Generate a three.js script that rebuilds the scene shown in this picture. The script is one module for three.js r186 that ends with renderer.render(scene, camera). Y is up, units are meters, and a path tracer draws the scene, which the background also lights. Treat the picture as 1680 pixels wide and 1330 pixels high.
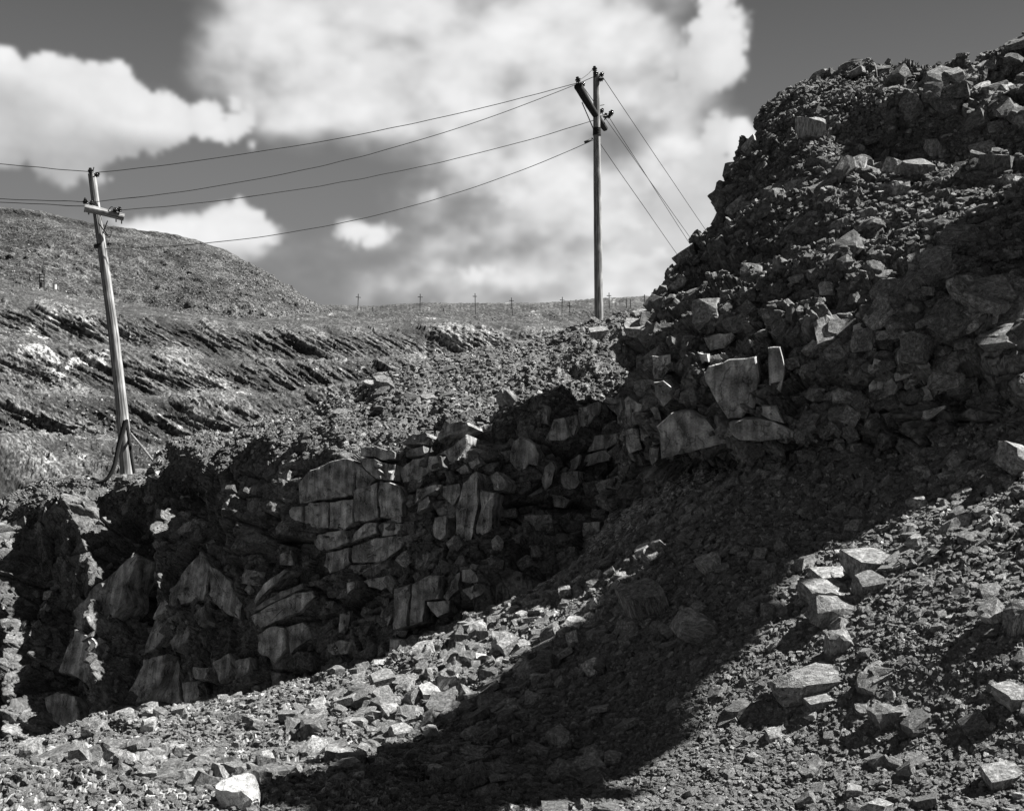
import * as THREE from 'three';
import { mergeGeometries } from 'three/addons/utils/BufferGeometryUtils.js';

// ---------------------------------------------------------------- camera, sky, sun, exposure
const FP = 1732, CX = 840, CY = 665;                       // focal length and centre of the plate, in plate units
const camera = new THREE.PerspectiveCamera(2 * Math.atan(CY / FP) * 180 / Math.PI, 1024 / 810, 0.1, 9000);
camera.position.set(0, 0, 0);
const scene = new THREE.Scene();
const renderer = new THREE.WebGLRenderer({ antialias: true });
renderer.setSize(1024, 810);
renderer.toneMapping = THREE.LinearToneMapping;
renderer.toneMappingExposure = 2.35;
renderer.shadowMap.enabled = true;
const SUN = new THREE.Vector3(Math.cos(0.86), Math.sin(0.86), -0.13).normalize();
const sun = new THREE.DirectionalLight(0xfffefb, 5);
sun.position.copy(SUN).multiplyScalar(120).add(new THREE.Vector3(0, 0, -20)); sun.target.position.set(0, 0, -20);
sun.castShadow = true; sun.shadow.mapSize.set(4096, 4096);
Object.assign(sun.shadow.camera, { left: -60, right: 60, top: 60, bottom: -60, near: 1, far: 400 });
scene.add(sun, sun.target);

// ---------------------------------------------------------------- numbers
function rng(seed) { let a = seed >>> 0; return () => { a = a + 0x6D2B79F5 | 0; let t = Math.imul(a ^ a >>> 15, 1 | a); t = t + Math.imul(t ^ t >>> 7, 61 | t) ^ t; return ((t ^ t >>> 14) >>> 0) / 4294967296; }; }
const { clamp, lerp, smoothstep } = THREE.MathUtils;
function h3(x, y, z, s) { let h = Math.imul(x, 374761393) + Math.imul(y, 668265263) + Math.imul(z, 2147483647 ^ 0x5bd1e995) + Math.imul(s, 1274126177) | 0; h = Math.imul(h ^ h >>> 13, 1274126177); h = Math.imul(h ^ h >>> 16, 0x85ebca6b); return ((h ^ h >>> 15) >>> 0) / 4294967296; }
function vn(x, y, z, s = 0) {                               // value noise 0..1
  const i = Math.floor(x), j = Math.floor(y), k = Math.floor(z); let u = x - i, v = y - j, w = z - k;
  u = u * u * (3 - 2 * u); v = v * v * (3 - 2 * v); w = w * w * (3 - 2 * w);
  const a = h3(i, j, k, s), b = h3(i + 1, j, k, s), c = h3(i, j + 1, k, s), d = h3(i + 1, j + 1, k, s), e = h3(i, j, k + 1, s), f = h3(i + 1, j, k + 1, s), g = h3(i, j + 1, k + 1, s), h = h3(i + 1, j + 1, k + 1, s);
  return lerp(lerp(lerp(a, b, u), lerp(c, d, u), v), lerp(lerp(e, f, u), lerp(g, h, u), v), w);
}
function fbm(x, y, z, o, s = 0) { let a = 0, m = 0.5, t = 0; for (let i = 0; i < o; i++) { a += m * vn(x, y, z, s + i * 17); t += m; m *= 0.5; x = x * 2.03 + 11.3; y = y * 2.03 + 5.7; z = z * 2.03 + 3.1; } return a / t; }
const W = { h: 0, e: 0, id: 0 };
function facet(x, y, z, s, tilt) {                          // broken rock: every cell a tilted flat face; W.e is the width to the joint
  const i = Math.floor(x), j = Math.floor(y), k = Math.floor(z); let f1 = 9, f2 = 9, bi = 0, bj = 0, bk = 0, dx = 0, dy = 0, dz = 0;
  for (let c = -1; c <= 1; c++) for (let b = -1; b <= 1; b++) for (let a = -1; a <= 1; a++) {
    const I = i + a, J = j + b, K = k + c, X = x - I - 0.1 - 0.8 * h3(I, J, K, s), Y = y - J - 0.1 - 0.8 * h3(I, J, K, s + 1), Z = z - K - 0.1 - 0.8 * h3(I, J, K, s + 2), d = X * X + Y * Y + Z * Z;
    if (d < f1) { f2 = f1; f1 = d; bi = I; bj = J; bk = K; dx = X; dy = Y; dz = Z; } else if (d < f2) f2 = d;
  }
  W.e = Math.sqrt(f2) - Math.sqrt(f1); W.id = h3(bi, bj, bk, s + 7);
  W.h = W.id - 0.5 + tilt * (dx * (h3(bi, bj, bk, s + 3) - 0.5) + dy * (h3(bi, bj, bk, s + 4) - 0.5) + dz * (h3(bi, bj, bk, s + 5) - 0.5)) * 2;
  return W;
}
const P = (px, py, d) => new THREE.Vector3((px - CX) / FP * d, (CY - py) / FP * d, -d);    // a point at a bearing and a distance
const pxOf = (p) => CX + FP * p.x / -p.z, pyOf = (p) => CY - FP * p.y / -p.z;

// ---------------------------------------------------------------- sky: broken cloud, computed by direction
{
  const w = 2048, h = 1024, data = new Float32Array(w * h * 4);
  // cloud masses: azimuth and elevation in degrees (0, 0 is straight ahead), radii in degrees, weight
  const deg = (px, py) => [Math.atan((px - CX) / FP) * 57.2958, Math.atan((CY - py) / FP * Math.cos(Math.atan((px - CX) / FP))) * 57.2958];
  const blob = (px, py, rx, ry, wt) => [...deg(px, py), rx / 30, ry / 30, wt];
  // high soft cloud, and crisp cumulus below it
  const soft = [blob(520, 90, 260, 110, 0.85), blob(800, 60, 300, 140, 0.8), blob(1060, 90, 200, 130, 0.75), blob(430, 180, 90, 60, 0.4), blob(700, 240, 160, 50, 0.35), blob(480, 300, 190, 50, -0.6), blob(280, 270, 110, 50, -0.7), blob(200, 320, 160, 26, -0.8),
    blob(800, 350, 170, 70, 0.5), blob(1000, 330, 160, 110, 0.6), blob(1130, 290, 110, 100, 0.5), blob(900, 450, 230, 70, 0.5), blob(1100, 450, 160, 80, 0.6), blob(640, 430, 90, 60, 0.2), blob(1010, 235, 70, 34, -0.4),
    blob(1420, 40, 190, 90, -1.6), blob(1330, 140, 90, 90, -0.9), blob(1600, 10, 200, 80, -0.9), blob(60, 20, 130, 40, -0.5), blob(270, 60, 60, 60, -0.6), blob(1540, 78, 70, 10, 0.9), blob(1490, 92, 50, 8, 0.6), blob(1250, 98, 40, 8, 0.7)];
  const puffs = [blob(120, 160, 150, 62, 1.0), blob(60, 235, 150, 50, 1.0), blob(235, 195, 110, 42, 0.85), blob(325, 205, 55, 22, 0.45), blob(95, 105, 90, 40, 0.6), blob(50, 25, 120, 32, -1.1), blob(275, 75, 50, 48, -1.0),
    blob(350, 396, 100, 36, 1.15), blob(410, 368, 56, 30, 0.75), blob(265, 384, 60, 16, 0.6), blob(600, 385, 56, 26, 0.85), blob(530, 466, 34, 11, 0.7), blob(800, 455, 80, 28, 0.75), blob(850, 330, 60, 34, 0.55), blob(1150, 300, 80, 62, 0.85), blob(1220, 235, 46, 44, 0.9), blob(1090, 395, 110, 44, 0.6),
    blob(1190, 110, 90, 60, 0.7), blob(1120, 30, 120, 40, 0.5), blob(1000, 120, 90, 40, 0.35), blob(760, 120, 110, 36, 0.3), blob(560, 130, 90, 40, 0.3), blob(1330, 130, 60, 90, -0.8)];
  const sum = (L, az, e) => { let c = 0; for (const [a, b, rx, ry, wt] of L) { const q = ((az - a) / rx) ** 2 + ((e - b) / ry) ** 2; if (q < 9) c += wt * Math.exp(-q * 0.9); } return c; };
  const billow = (x, y, z, o, sd) => { let a = 0, m = 0.5, t = 0; for (let i = 0; i < o; i++) { a += m * Math.abs(2 * vn(x, y, z, sd + i * 13) - 1); t += m; m *= 0.6; x = x * 2.1 + 3; y = y * 2.1 + 7; z = z * 2.1; } return a / t; };
  for (let y = 0; y < h; y++) for (let x = 0; x < w; x++) {
    // three.js equirect: u = atan2(dir.z, dir.x) / 2pi + 0.5, v = asin(dir.y) / pi + 0.5, row 0 at v = 0
    const phi = ((x + 0.5) / w - 0.5) * 2 * Math.PI, el = ((y + 0.5) / h - 0.5) * Math.PI, e = el * 57.2958, i = (y * w + x) * 4; data[i + 3] = 1;
    if (e < -6) { data[i] = data[i + 1] = data[i + 2] = 0.07; continue; }
    const ce = Math.cos(el), dx = Math.cos(phi) * ce, dz = Math.sin(phi) * ce, dy = Math.sin(el), az = Math.atan2(dx, -dz) * 57.2958;
    const s = 1 / (Math.max(dy, 0) + 0.24), X = dx * s, Z = dz * s;
    // inside the photographed part the masses are those seen; elsewhere the same broken cover goes on
    const inside = smoothstep(44 - Math.abs(az), 0, 14) * smoothstep(34 - e, 0, 12), away = inside < 1 ? 1.3 * (fbm(X * 0.9 + 3, 2.2, Z * 0.9, 4, 91) - 0.55) : 0;
    const n1 = fbm(dx * 8, dy * 14, dz * 8, 5, 5), n2 = fbm(dx * 22, dy * 34, dz * 22, 5, 31);
    const c1 = lerp(away, sum(soft, az, e), inside), f1 = Math.min(c1, 1) + (n1 - 0.5) * 1.3 + (n2 - 0.5) * 1.0, a1 = smoothstep(f1, -0.05, 0.95);
    const c2 = lerp(away * 1.1, sum(puffs, az, e), inside), bl = billow(dx * 16, dy * 20, dz * 16, 6, 401), f2 = c2 + (bl - 0.36) * 1.9 + (n1 - 0.5) * 0.9, a2 = smoothstep(f2, 0.34, lerp(0.5, 0.85, smoothstep(n1, 0.35, 0.65)));
    const lit = inside > 0 ? c2 - sum(puffs, az + 1.2, e + 1.4) : 0;
    const air = lerp(0.25, 0.075, smoothstep(e, 2, 30));
    let L = lerp(air, 0.43 + 0.36 * smoothstep(f1, 0.25, 1.15) + 0.34 * (n2 - 0.5) + 0.22 * (fbm(dx * 50, dy * 90, dz * 50, 4, 57) - 0.5), a1);
    L = lerp(L, 0.66 + 0.24 * clamp(lit * 1.2, -0.9, 0.8) + 0.3 * (bl - 0.36) + 0.1 * (n2 - 0.5), a2) / 2.35;
    if (e < 0) L = lerp(L, 0.07, smoothstep(-e, 1, 6));
    data[i] = L; data[i + 1] = L; data[i + 2] = L * 1.004;
  }
  const t = new THREE.DataTexture(data, w, h, THREE.RGBAFormat, THREE.FloatType);
  t.mapping = THREE.EquirectangularReflectionMapping; t.magFilter = THREE.LinearFilter; t.minFilter = THREE.LinearFilter; t.needsUpdate = true;
  scene.background = t; scene.environment = t;
}

// ---------------------------------------------------------------- surface textures (tileable, uv in metres)
function tile(n, fn) {
  const d = new Uint8Array(n * n * 4);
  for (let y = 0; y < n; y++) for (let x = 0; x < n; x++) { const v = clamp(fn(x / n, y / n), 0, 1) * 255, i = (y * n + x) * 4; d[i] = d[i + 1] = d[i + 2] = v; d[i + 3] = 255; }
  const t = new THREE.DataTexture(d, n, n); t.wrapS = t.wrapT = THREE.RepeatWrapping; t.magFilter = THREE.LinearFilter; t.minFilter = THREE.LinearMipmapLinearFilter; t.needsUpdate = true; return t;
}
function pvn(x, y, nx, ny, s) { const i = Math.floor(x), j = Math.floor(y); let u = x - i, v = y - j; u = u * u * (3 - 2 * u); v = v * v * (3 - 2 * v); const m = (a, n) => ((a % n) + n) % n; const g = (a, b) => h3(m(a, nx), m(b, ny), 7, s); return lerp(lerp(g(i, j), g(i + 1, j), u), lerp(g(i, j + 1), g(i + 1, j + 1), u), v); }
function pfbm(x, y, nx, ny, o, s) { let a = 0, m = 0.5, t = 0; for (let i = 0; i < o; i++) { a += m * pvn(x * nx, y * ny, nx, ny, s + i); t += m; m *= 0.55; nx *= 2; ny *= 2; } return a / t; }
// schist: streaked along v, with pits and pale veins
const schistV = (x, y) => { const wob = 0.12 * (pfbm(x, y, 3, 3, 4, 3) - 0.5); const rid = 1 - Math.abs(2 * pfbm(x + wob, y, 9, 5, 5, 121) - 1); return 0.2 * pfbm(x + wob, y, 40, 8, 4, 9) + 0.5 * pfbm(x, y, 14, 14, 6, 21) + 0.3 * pvn(x * 96, y * 96, 96, 96, 12) - 0.2 * smoothstep(rid, 0.93, 1) + 0.03; };
const schistMap = tile(512, (x, y) => { const v = schistV(x, y), vein = smoothstep(pfbm(x, y, 9, 4, 6, 77), 0.62, 0.75), spot = pfbm(x, y, 5, 5, 3, 71); return 0.53 + (v - 0.5) * 0.95 + vein * 0.12 + (spot - 0.5) * 0.25; }); schistMap.colorSpace = THREE.SRGBColorSpace;
const paleMap = tile(512, (x, y) => 0.66 + (schistV(x, y) - 0.5) * 0.7 + (pfbm(x, y, 5, 5, 4, 171) - 0.5) * 0.25); paleMap.colorSpace = THREE.SRGBColorSpace;
const schistBump = tile(512, (x, y) => { const v = schistV(x, y), pit = pfbm(x, y, 60, 60, 3, 41); return v * 0.75 + pit * 0.25; });
const slabMap = tile(512, (x, y) => { const wob = 0.05 * (pfbm(x, y, 3, 3, 4, 13) - 0.5); return 0.62 + (pfbm(x + wob, y, 26, 3, 5, 19) - 0.5) * 0.55 + (pfbm(x, y, 9, 9, 6, 29) - 0.5) * 0.65 + (pvn(x * 128, y * 128, 128, 128, 6) - 0.5) * 0.16 - 0.18 * smoothstep(1 - Math.abs(2 * pfbm(x + wob, y, 5, 4, 5, 131) - 1), 0.95, 1); }); slabMap.colorSpace = THREE.SRGBColorSpace;
const gritMap = tile(512, (x, y) => 0.48 + (pfbm(x, y, 70, 70, 4, 5) - 0.5) * 1.2 + (pfbm(x, y, 8, 8, 4, 15) - 0.5) * 0.5); gritMap.colorSpace = THREE.SRGBColorSpace;
const gritBump = tile(512, (x, y) => 0.7 * pfbm(x, y, 60, 60, 3, 25) + 0.3 * pfbm(x, y, 16, 16, 3, 35));
const woodMap = tile(256, (x, y) => 0.70 + (pfbm(x, y, 40, 3, 4, 51) - 0.5) * 0.9 + (pfbm(x, y, 5, 8, 3, 61) - 0.5) * 0.4 - 0.5 * smoothstep(pfbm(x, y, 64, 2, 2, 81), 0.7, 0.85)); woodMap.colorSpace = THREE.SRGBColorSpace;
const rep = (t, a, b = a) => { const c = t.clone(); c.repeat.set(a, b); c.needsUpdate = true; return c; };
function mat(grey, map, bump, bs, sc, o = {}) {
  const m = new THREE.MeshStandardMaterial({ color: new THREE.Color().setRGB(grey, grey, grey), roughness: 0.92, metalness: 0, ...o });
  if (map) m.map = rep(map, sc); if (bump) { m.bumpMap = rep(bump, sc); m.bumpScale = bs; }
  return m;
}
const M = {
  talus: mat(0.86, gritMap, gritBump, 0.03, 0.6, { vertexColors: true }),
  face: mat(0.62, schistMap, schistBump, 0.035, 0.33, { vertexColors: true }),
  far: mat(0.62, gritMap, gritBump, 0.5, 0.02, { vertexColors: true }),
  ground: mat(0.10, gritMap, null, 0, 0.01),
  rock: mat(0.62, schistMap, schistBump, 0.02, 0.8),
  block: [0.5, 0.64, 0.82, 1.0].map((g) => mat(g, schistMap, schistBump, 0.04, 0.8)),
  slab: [0.78, 0.88, 0.95, 1.0].map((g) => mat(g, slabMap, slabMap, 0.03, 0.5)),
  loose: [0.45, 0.6, 0.8, 1.0].map((g) => mat(g, schistMap, schistBump, 0.02, 1.1)),
  white: mat(1, paleMap, schistBump, 0.015, 0.9),
  pole: mat(0.58, woodMap, woodMap, 0.008, 1), tar: mat(0.03, woodMap, woodMap, 0.004, 1),
  iron: mat(0.035, null, null, 0, 1, { roughness: 0.6, metalness: 0.4 }), glaze: mat(0.02, null, null, 0, 1, { roughness: 0.12 }),
  wire: mat(0.03, null, null, 0, 1, { roughness: 0.7 }), farpole: mat(0.06), pale: mat(0.55)
};
// colour of the stone in linear grey; the maps above average about 0.22 after decoding

// ---------------------------------------------------------------- object bookkeeping
const taken = new Map();
function numbered(n) { const k = taken.get(n) || 0; taken.set(n, k + 1); return k ? n + '_' + String(k).padStart(3, '0') : n; }
function shade(o) { o.traverse((c) => { if (c.isMesh) { c.castShadow = true; c.receiveShadow = true; } }); return o; }
function tag(o, label, category, group, kind) { o.userData.label = label; o.userData.category = category; if (group) o.userData.group = group; if (kind) o.userData.kind = kind; return o; }
function mesh(name, g, m, parent) { const o = new THREE.Mesh(g, m); o.name = name; o.castShadow = o.receiveShadow = true; (parent || scene).add(o); return o; }
function group(name) { const g = new THREE.Group(); g.name = numbered(name); scene.add(g); return g; }

// ---------------------------------------------------------------- lofted sheets of ground
// ctrl[row][col] = Vector3; segC/segR = how many cells between neighbouring control columns/rows
function cr(p0, p1, p2, p3, t) { return 0.5 * (2 * p1 + (p2 - p0) * t + (2 * p0 - 5 * p1 + 4 * p2 - p3) * t * t + (3 * p1 - p0 - 3 * p2 + p3) * t * t * t); }
function boxMap(geo) {                                       // uv in metres from the side each little face looks to
  const p = geo.attributes.position.array, n = geo.attributes.normal.array, c = geo.attributes.color.array, ix = geo.index.array, N = p.length / 3, map = new Int32Array(N * 3).fill(-1), P2 = [], N2 = [], C2 = [], U2 = [], I2 = new Uint32Array(ix.length);
  for (let t = 0; t < ix.length; t += 3) {
    const a = ix[t] * 3, b = ix[t + 1] * 3, d = ix[t + 2] * 3, ux = p[b] - p[a], uy = p[b + 1] - p[a + 1], uz = p[b + 2] - p[a + 2], vx = p[d] - p[a], vy = p[d + 1] - p[a + 1], vz = p[d + 2] - p[a + 2];
    const nx = Math.abs(uy * vz - uz * vy), ny = Math.abs(uz * vx - ux * vz), nz = Math.abs(ux * vy - uy * vx), ax = nx > ny && nx > nz ? 0 : ny > nz ? 1 : 2;
    for (let k = 0; k < 3; k++) { const v = ix[t + k], key = v * 3 + ax; if (map[key] < 0) { map[key] = P2.length / 3; const q = v * 3; P2.push(p[q], p[q + 1], p[q + 2]); N2.push(n[q], n[q + 1], n[q + 2]); C2.push(c[q], c[q + 1], c[q + 2]); ax === 0 ? U2.push(p[q + 2], p[q + 1]) : ax === 1 ? U2.push(p[q], p[q + 2]) : U2.push(p[q], p[q + 1]); } I2[t + k] = map[key]; }
  }
  geo.setAttribute('position', new THREE.Float32BufferAttribute(P2, 3)); geo.setAttribute('normal', new THREE.Float32BufferAttribute(N2, 3)); geo.setAttribute('color', new THREE.Float32BufferAttribute(C2, 3)); geo.setAttribute('uv', new THREE.Float32BufferAttribute(U2, 2)); geo.setIndex(new THREE.BufferAttribute(I2, 1));
}
function sheet(ctrl, segC, segR, displace, boxed) {
  const R = ctrl.length, C = ctrl[0].length, us = [], vs = [];
  for (let c = 0; c < C - 1; c++) for (let k = 0; k < segC[c]; k++) us.push(c + k / segC[c]); us.push(C - 1);
  for (let r = 0; r < R - 1; r++) for (let k = 0; k < segR[r]; k++) vs.push(r + k / segR[r]); vs.push(R - 1);
  const nu = us.length, nv = vs.length, pos = new Float32Array(nu * nv * 3), uv = new Float32Array(nu * nv * 2), g = (r, c, a) => ctrl[clamp(r, 0, R - 1)][clamp(c, 0, C - 1)].getComponent(a);
  // columns first (per control row), then rows
  const rowPts = ctrl.map((_, r) => us.map((u) => { const c = Math.min(Math.floor(u), C - 2), t = u - c; return [0, 1, 2].map((a) => cr(c ? g(r, c - 1, a) : 2 * g(r, 0, a) - g(r, 1, a), g(r, c, a), g(r, c + 1, a), c < C - 2 ? g(r, c + 2, a) : 2 * g(r, C - 1, a) - g(r, C - 2, a), t)); }));
  for (let j = 0; j < nv; j++) { const r = Math.min(Math.floor(vs[j]), R - 2), t = vs[j] - r; for (let i = 0; i < nu; i++) for (let a = 0; a < 3; a++) {
    const A = rowPts[r][i][a], B = rowPts[r + 1][i][a]; pos[(j * nu + i) * 3 + a] = cr(r ? rowPts[r - 1][i][a] : 2 * A - B, A, B, r < R - 2 ? rowPts[r + 2][i][a] : 2 * B - A, t); } }
  const idx = new Uint32Array((nu - 1) * (nv - 1) * 6); let q = 0;
  for (let j = 0; j < nv - 1; j++) for (let i = 0; i < nu - 1; i++) { const a = j * nu + i, b = a + 1, c = a + nu, d = c + 1; if ((i + j) & 1) { idx[q++] = a; idx[q++] = b; idx[q++] = d; idx[q++] = a; idx[q++] = d; idx[q++] = c; } else { idx[q++] = a; idx[q++] = b; idx[q++] = c; idx[q++] = b; idx[q++] = d; idx[q++] = c; } }
  const geo = new THREE.BufferGeometry(); geo.setAttribute('position', new THREE.BufferAttribute(pos, 3)); geo.setIndex(new THREE.BufferAttribute(idx, 1)); geo.computeVertexNormals();
  const nrm = geo.attributes.normal.array, base = pos.slice(), n0 = nrm.slice();
  // uv: metres along the sheet
  for (let i = 0; i < nu; i++) { let s = 0; for (let j = 0; j < nv; j++) { const a = (j * nu + i) * 3; if (j) { const b = a - nu * 3; s += Math.hypot(pos[a] - pos[b], pos[a + 1] - pos[b + 1], pos[a + 2] - pos[b + 2]); } uv[(j * nu + i) * 2 + 1] = s; } }
  const jm = nv >> 1; let su = 0; for (let i = 0; i < nu; i++) { if (i) { const a = (jm * nu + i) * 3; su += Math.hypot(pos[a] - pos[a - 3], pos[a + 1] - pos[a - 2], pos[a + 2] - pos[a - 1]); } for (let j = 0; j < nv; j++) uv[(j * nu + i) * 2] = su; }
  const p = new THREE.Vector3(), n = new THREE.Vector3(), out = new THREE.Vector3(), col = new Float32Array(nu * nv * 3);
  for (let j = 0; j < nv; j++) for (let i = 0; i < nu; i++) {
    const k = j * nu + i, a = k * 3; p.fromArray(base, a); n.fromArray(n0, a); out.copy(p);
    const tone = displace(p, n, us[i], vs[j], out); pos[a] = out.x; pos[a + 1] = out.y; pos[a + 2] = out.z; col[a] = col[a + 1] = col[a + 2] = tone;
  }
  geo.setAttribute('uv', new THREE.BufferAttribute(uv, 2)); geo.setAttribute('color', new THREE.BufferAttribute(col, 3)); geo.computeVertexNormals();
  if (boxed) boxMap(geo);
  const S = { geo, nu, nv, us, vs, pos, nrm: n0, base };
  S.at = (u, v, P0, N0) => {                                 // point and smooth normal at control coordinates
    let i = 0, j = 0, lo, hi; lo = 0; hi = nu - 2; while (lo < hi) { const m = lo + hi + 1 >> 1; us[m] <= u ? lo = m : hi = m - 1; } i = lo; lo = 0; hi = nv - 2; while (lo < hi) { const m = lo + hi + 1 >> 1; vs[m] <= v ? lo = m : hi = m - 1; } j = lo;
    const a = clamp((u - us[i]) / (us[i + 1] - us[i]), 0, 1), b = clamp((v - vs[j]) / (vs[j + 1] - vs[j]), 0, 1), k = (j * nu + i) * 3;
    const f = (A, c) => lerp(lerp(A[k + c], A[k + 3 + c], a), lerp(A[k + nu * 3 + c], A[k + nu * 3 + 3 + c], a), b);
    P0.set(f(pos, 0), f(pos, 1), f(pos, 2)); N0.set(f(n0, 0), f(n0, 1), f(n0, 2)).normalize(); return S;
  };
  S.find = (px, py) => {                                     // nearest vertex of the sheet on a bearing (front-most of those close)
    let best = 1e9, bk = 0; for (let k = 0; k < nu * nv; k++) { const z = -pos[k * 3 + 2]; if (z < 1) continue; const X = CX + FP * pos[k * 3] / z - px, Y = CY - FP * pos[k * 3 + 1] / z - py, s = X * X + Y * Y + Math.max(0, s0(X, Y)) + z * 2; if (s < best) { best = s; bk = k; } }
    return { p: new THREE.Vector3().fromArray(pos, bk * 3), n: new THREE.Vector3().fromArray(n0, bk * 3).normalize() };
  };
  return S;
}
const s0 = () => 0;
const grid = (cols, rows) => rows.map((r) => r.map(([a, b, c]) => P(a, b, c)));

// a frame for bedding: x along strike, y across the beds, z into the face
const frame = (ax, ay, az) => new THREE.Matrix3().setFromMatrix4(new THREE.Matrix4().makeRotationFromEuler(new THREE.Euler(ax, ay, az)));
const bedB = frame(0.1, 0.25, -0.24), bedK = frame(0.25, 0.5, -0.1), bedF = frame(0, 0, 0.55), vv = new THREE.Vector3();

// ---- near talus: falls away to the left below the camera
const TC = [-500, -150, 40, 170, 320, 480, 640, 800, 940, 1060, 1200, 1350, 1500, 1680, 1900, 2400];
//           d at bottom edge, then [py, d] of the middle, upper and top rows, then the row that dives behind
const Trow = {
  near: [6.5, 7.5, 8, 8.2, 8.4, 8.6, 8.8, 8.8, 8.8, 8.7, 8.5, 8.3, 8.0, 7.6, 7.2, 6.5],
  mid: [[1290, 9.5], [1288, 10.2], [1285, 10.5], [1275, 10.8], [1262, 11.2], [1245, 11.5], [1230, 12], [1195, 12.2], [1165, 12], [1130, 11.6], [1085, 11.2], [1065, 10.7], [1040, 10.2], [1010, 9.6], [985, 9], [940, 8]],
  up: [[1262, 12], [1250, 12.6], [1240, 12.8], [1215, 13.2], [1198, 13.4], [1172, 13.8], [1140, 14.0], [1075, 14.2], [1020, 14.2], [960, 14.0], [890, 13.8], [858, 13.5], [828, 12.9], [785, 12.1], [745, 11.3], [680, 10]],
  top: [[1240, 14], [1226, 14.6], [1212, 14.8], [1180, 15], [1163, 15.4], [1126, 16.2], [1078, 17.4], [1000, 17.6], [935, 17.6], [840, 17.2], [770, 16.6], [738, 15.4], [705, 14.5], [650, 13.5], [590, 12.6], [500, 11]],
  dive: [[1420, 17], [1400, 18], [1390, 18.5], [1350, 19], [1300, 20], [1200, 22], [1090, 24], [1010, 24.5], [930, 24.5], [800, 23], [740, 20], [700, 18], [670, 16.5], [620, 15], [560, 13.5], [470, 12]]
};
const Tctrl = [
  TC.map((px, i) => new THREE.Vector3((px - CX) / FP * 9, -3.4 + (px - CX) / FP * 2.4, 10)),
  TC.map((px, i) => new THREE.Vector3((px - CX) / FP * 7, -3.0 + (px - CX) / FP * 1.6, -1)),
  TC.map((px, i) => P(px, 1345, Trow.near[i])), ...['mid', 'up', 'top', 'dive'].map((k) => TC.map((px, i) => P(px, ...Trow[k][i])))];
const talus = sheet(Tctrl, [12, 20, 30, 30, 45, 50, 50, 50, 50, 50, 55, 55, 55, 55, 20, 10], [10, 40, 110, 110, 100, 30], (p, n, u, v, out) => {
  const big = fbm(p.x * 0.45, p.y * 0.45, p.z * 0.45, 4, 3) - 0.5;
  let d = big * 0.42;
  const fine = 1 - 0.75 * smoothstep(u, 7.2, 8.6) * (1 - smoothstep(v, 3, 3.7)); facet(p.x / 0.34, p.y / 0.26, p.z / 0.34, 11, 0.8); const lump = smoothstep(fbm(p.x * 0.8, p.y * 0.8, p.z * 0.8, 3, 44), 0.35, 0.65); d += W.h * 0.10 * (0.2 + lump) * fine; const t1 = W.id;
  facet(p.x / 0.12, p.y / 0.1, p.z / 0.12, 19, 0.9); d += W.h * 0.05 * (0.4 + 0.6 * fine);
  d += (vn(p.x * 22, p.y * 22, p.z * 22, 4) - 0.5) * 0.025;
  out.addScaledVector(n, d);
  const dust = fbm(p.x * 0.6, p.y * 0.6, p.z * 0.6, 4, 77);
  return 0.9 + (dust - 0.5) * 0.5 + (W.id - 0.5) * 0.3 + (t1 - 0.5) * 0.2;
});

// ---- rock knoll on the right
const KS = [[830, 1016, 19.2], [750, 1019, 19.0], [660, 1022, 19.3], [570, 1040, 19.9], [500, 1080, 20.6], [430, 1138, 21.6], [350, 1182, 22.9], [270, 1222, 24.3], [200, 1245, 25.3], [140, 1300, 26.2]];   // left outline
const KD = [ // distance at px 1150, 1300, 1460, 1640, 1850, 2300
  [18.9, 17.2, 15.6, 14.0, 12.6, 10.6], [17.2, 15.4, 14.5, 13.5, 12.7, 11.4], [17.3, 15.6, 14.5, 13.5, 12.8, 11.6], [18.1, 16.3, 15.0, 14.0, 13.3, 12.0], [19.2, 17.4, 15.9, 14.8, 14.0, 12.8],
  [20.6, 18.8, 17.2, 15.7, 14.4, 12.6], [0, 20.4, 18.8, 17.2, 15.9, 14.2], [0, 22.2, 20.4, 18.8, 17.5, 15.8], [0, 24.0, 21.9, 20.4, 19.1, 17.4], [0, 25.4, 22.8, 21.3, 20.0, 18.4]];
const Kctrl = KS.map(([py, sx, sd], r) => {
  const row = [P(sx + 120, py + 60, sd + 2.8), P(sx + 22, py + 6, sd + 1.0)];
  row.push(P(sx + 6, py, sd + 0.35));
  const xs = [1150, 1300, 1460, 1640, 1850, 2300], f = [0.16, 0.4, 0.62, 0.85, 1, 1];
  xs.forEach((x, i) => { const X = i < 4 ? lerp(sx, 1700, [0.2, 0.42, 0.66, 0.9][i]) : x; let d = KD[r][i];
    if (i < 4) { // distance at X, read off the table along x
      const pts = [[sx, sd], ...xs.map((q, k) => [q, KD[r][k]]).filter(([q, dd]) => dd && q > sx + 40)]; let k = 0; while (k < pts.length - 2 && pts[k + 1][0] < X) k++; d = lerp(pts[k][1], pts[k + 1][1], (X - pts[k][0]) / (pts[k + 1][0] - pts[k][0])); }
    row.push(P(X, py, d)); });
  return row;
});
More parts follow.
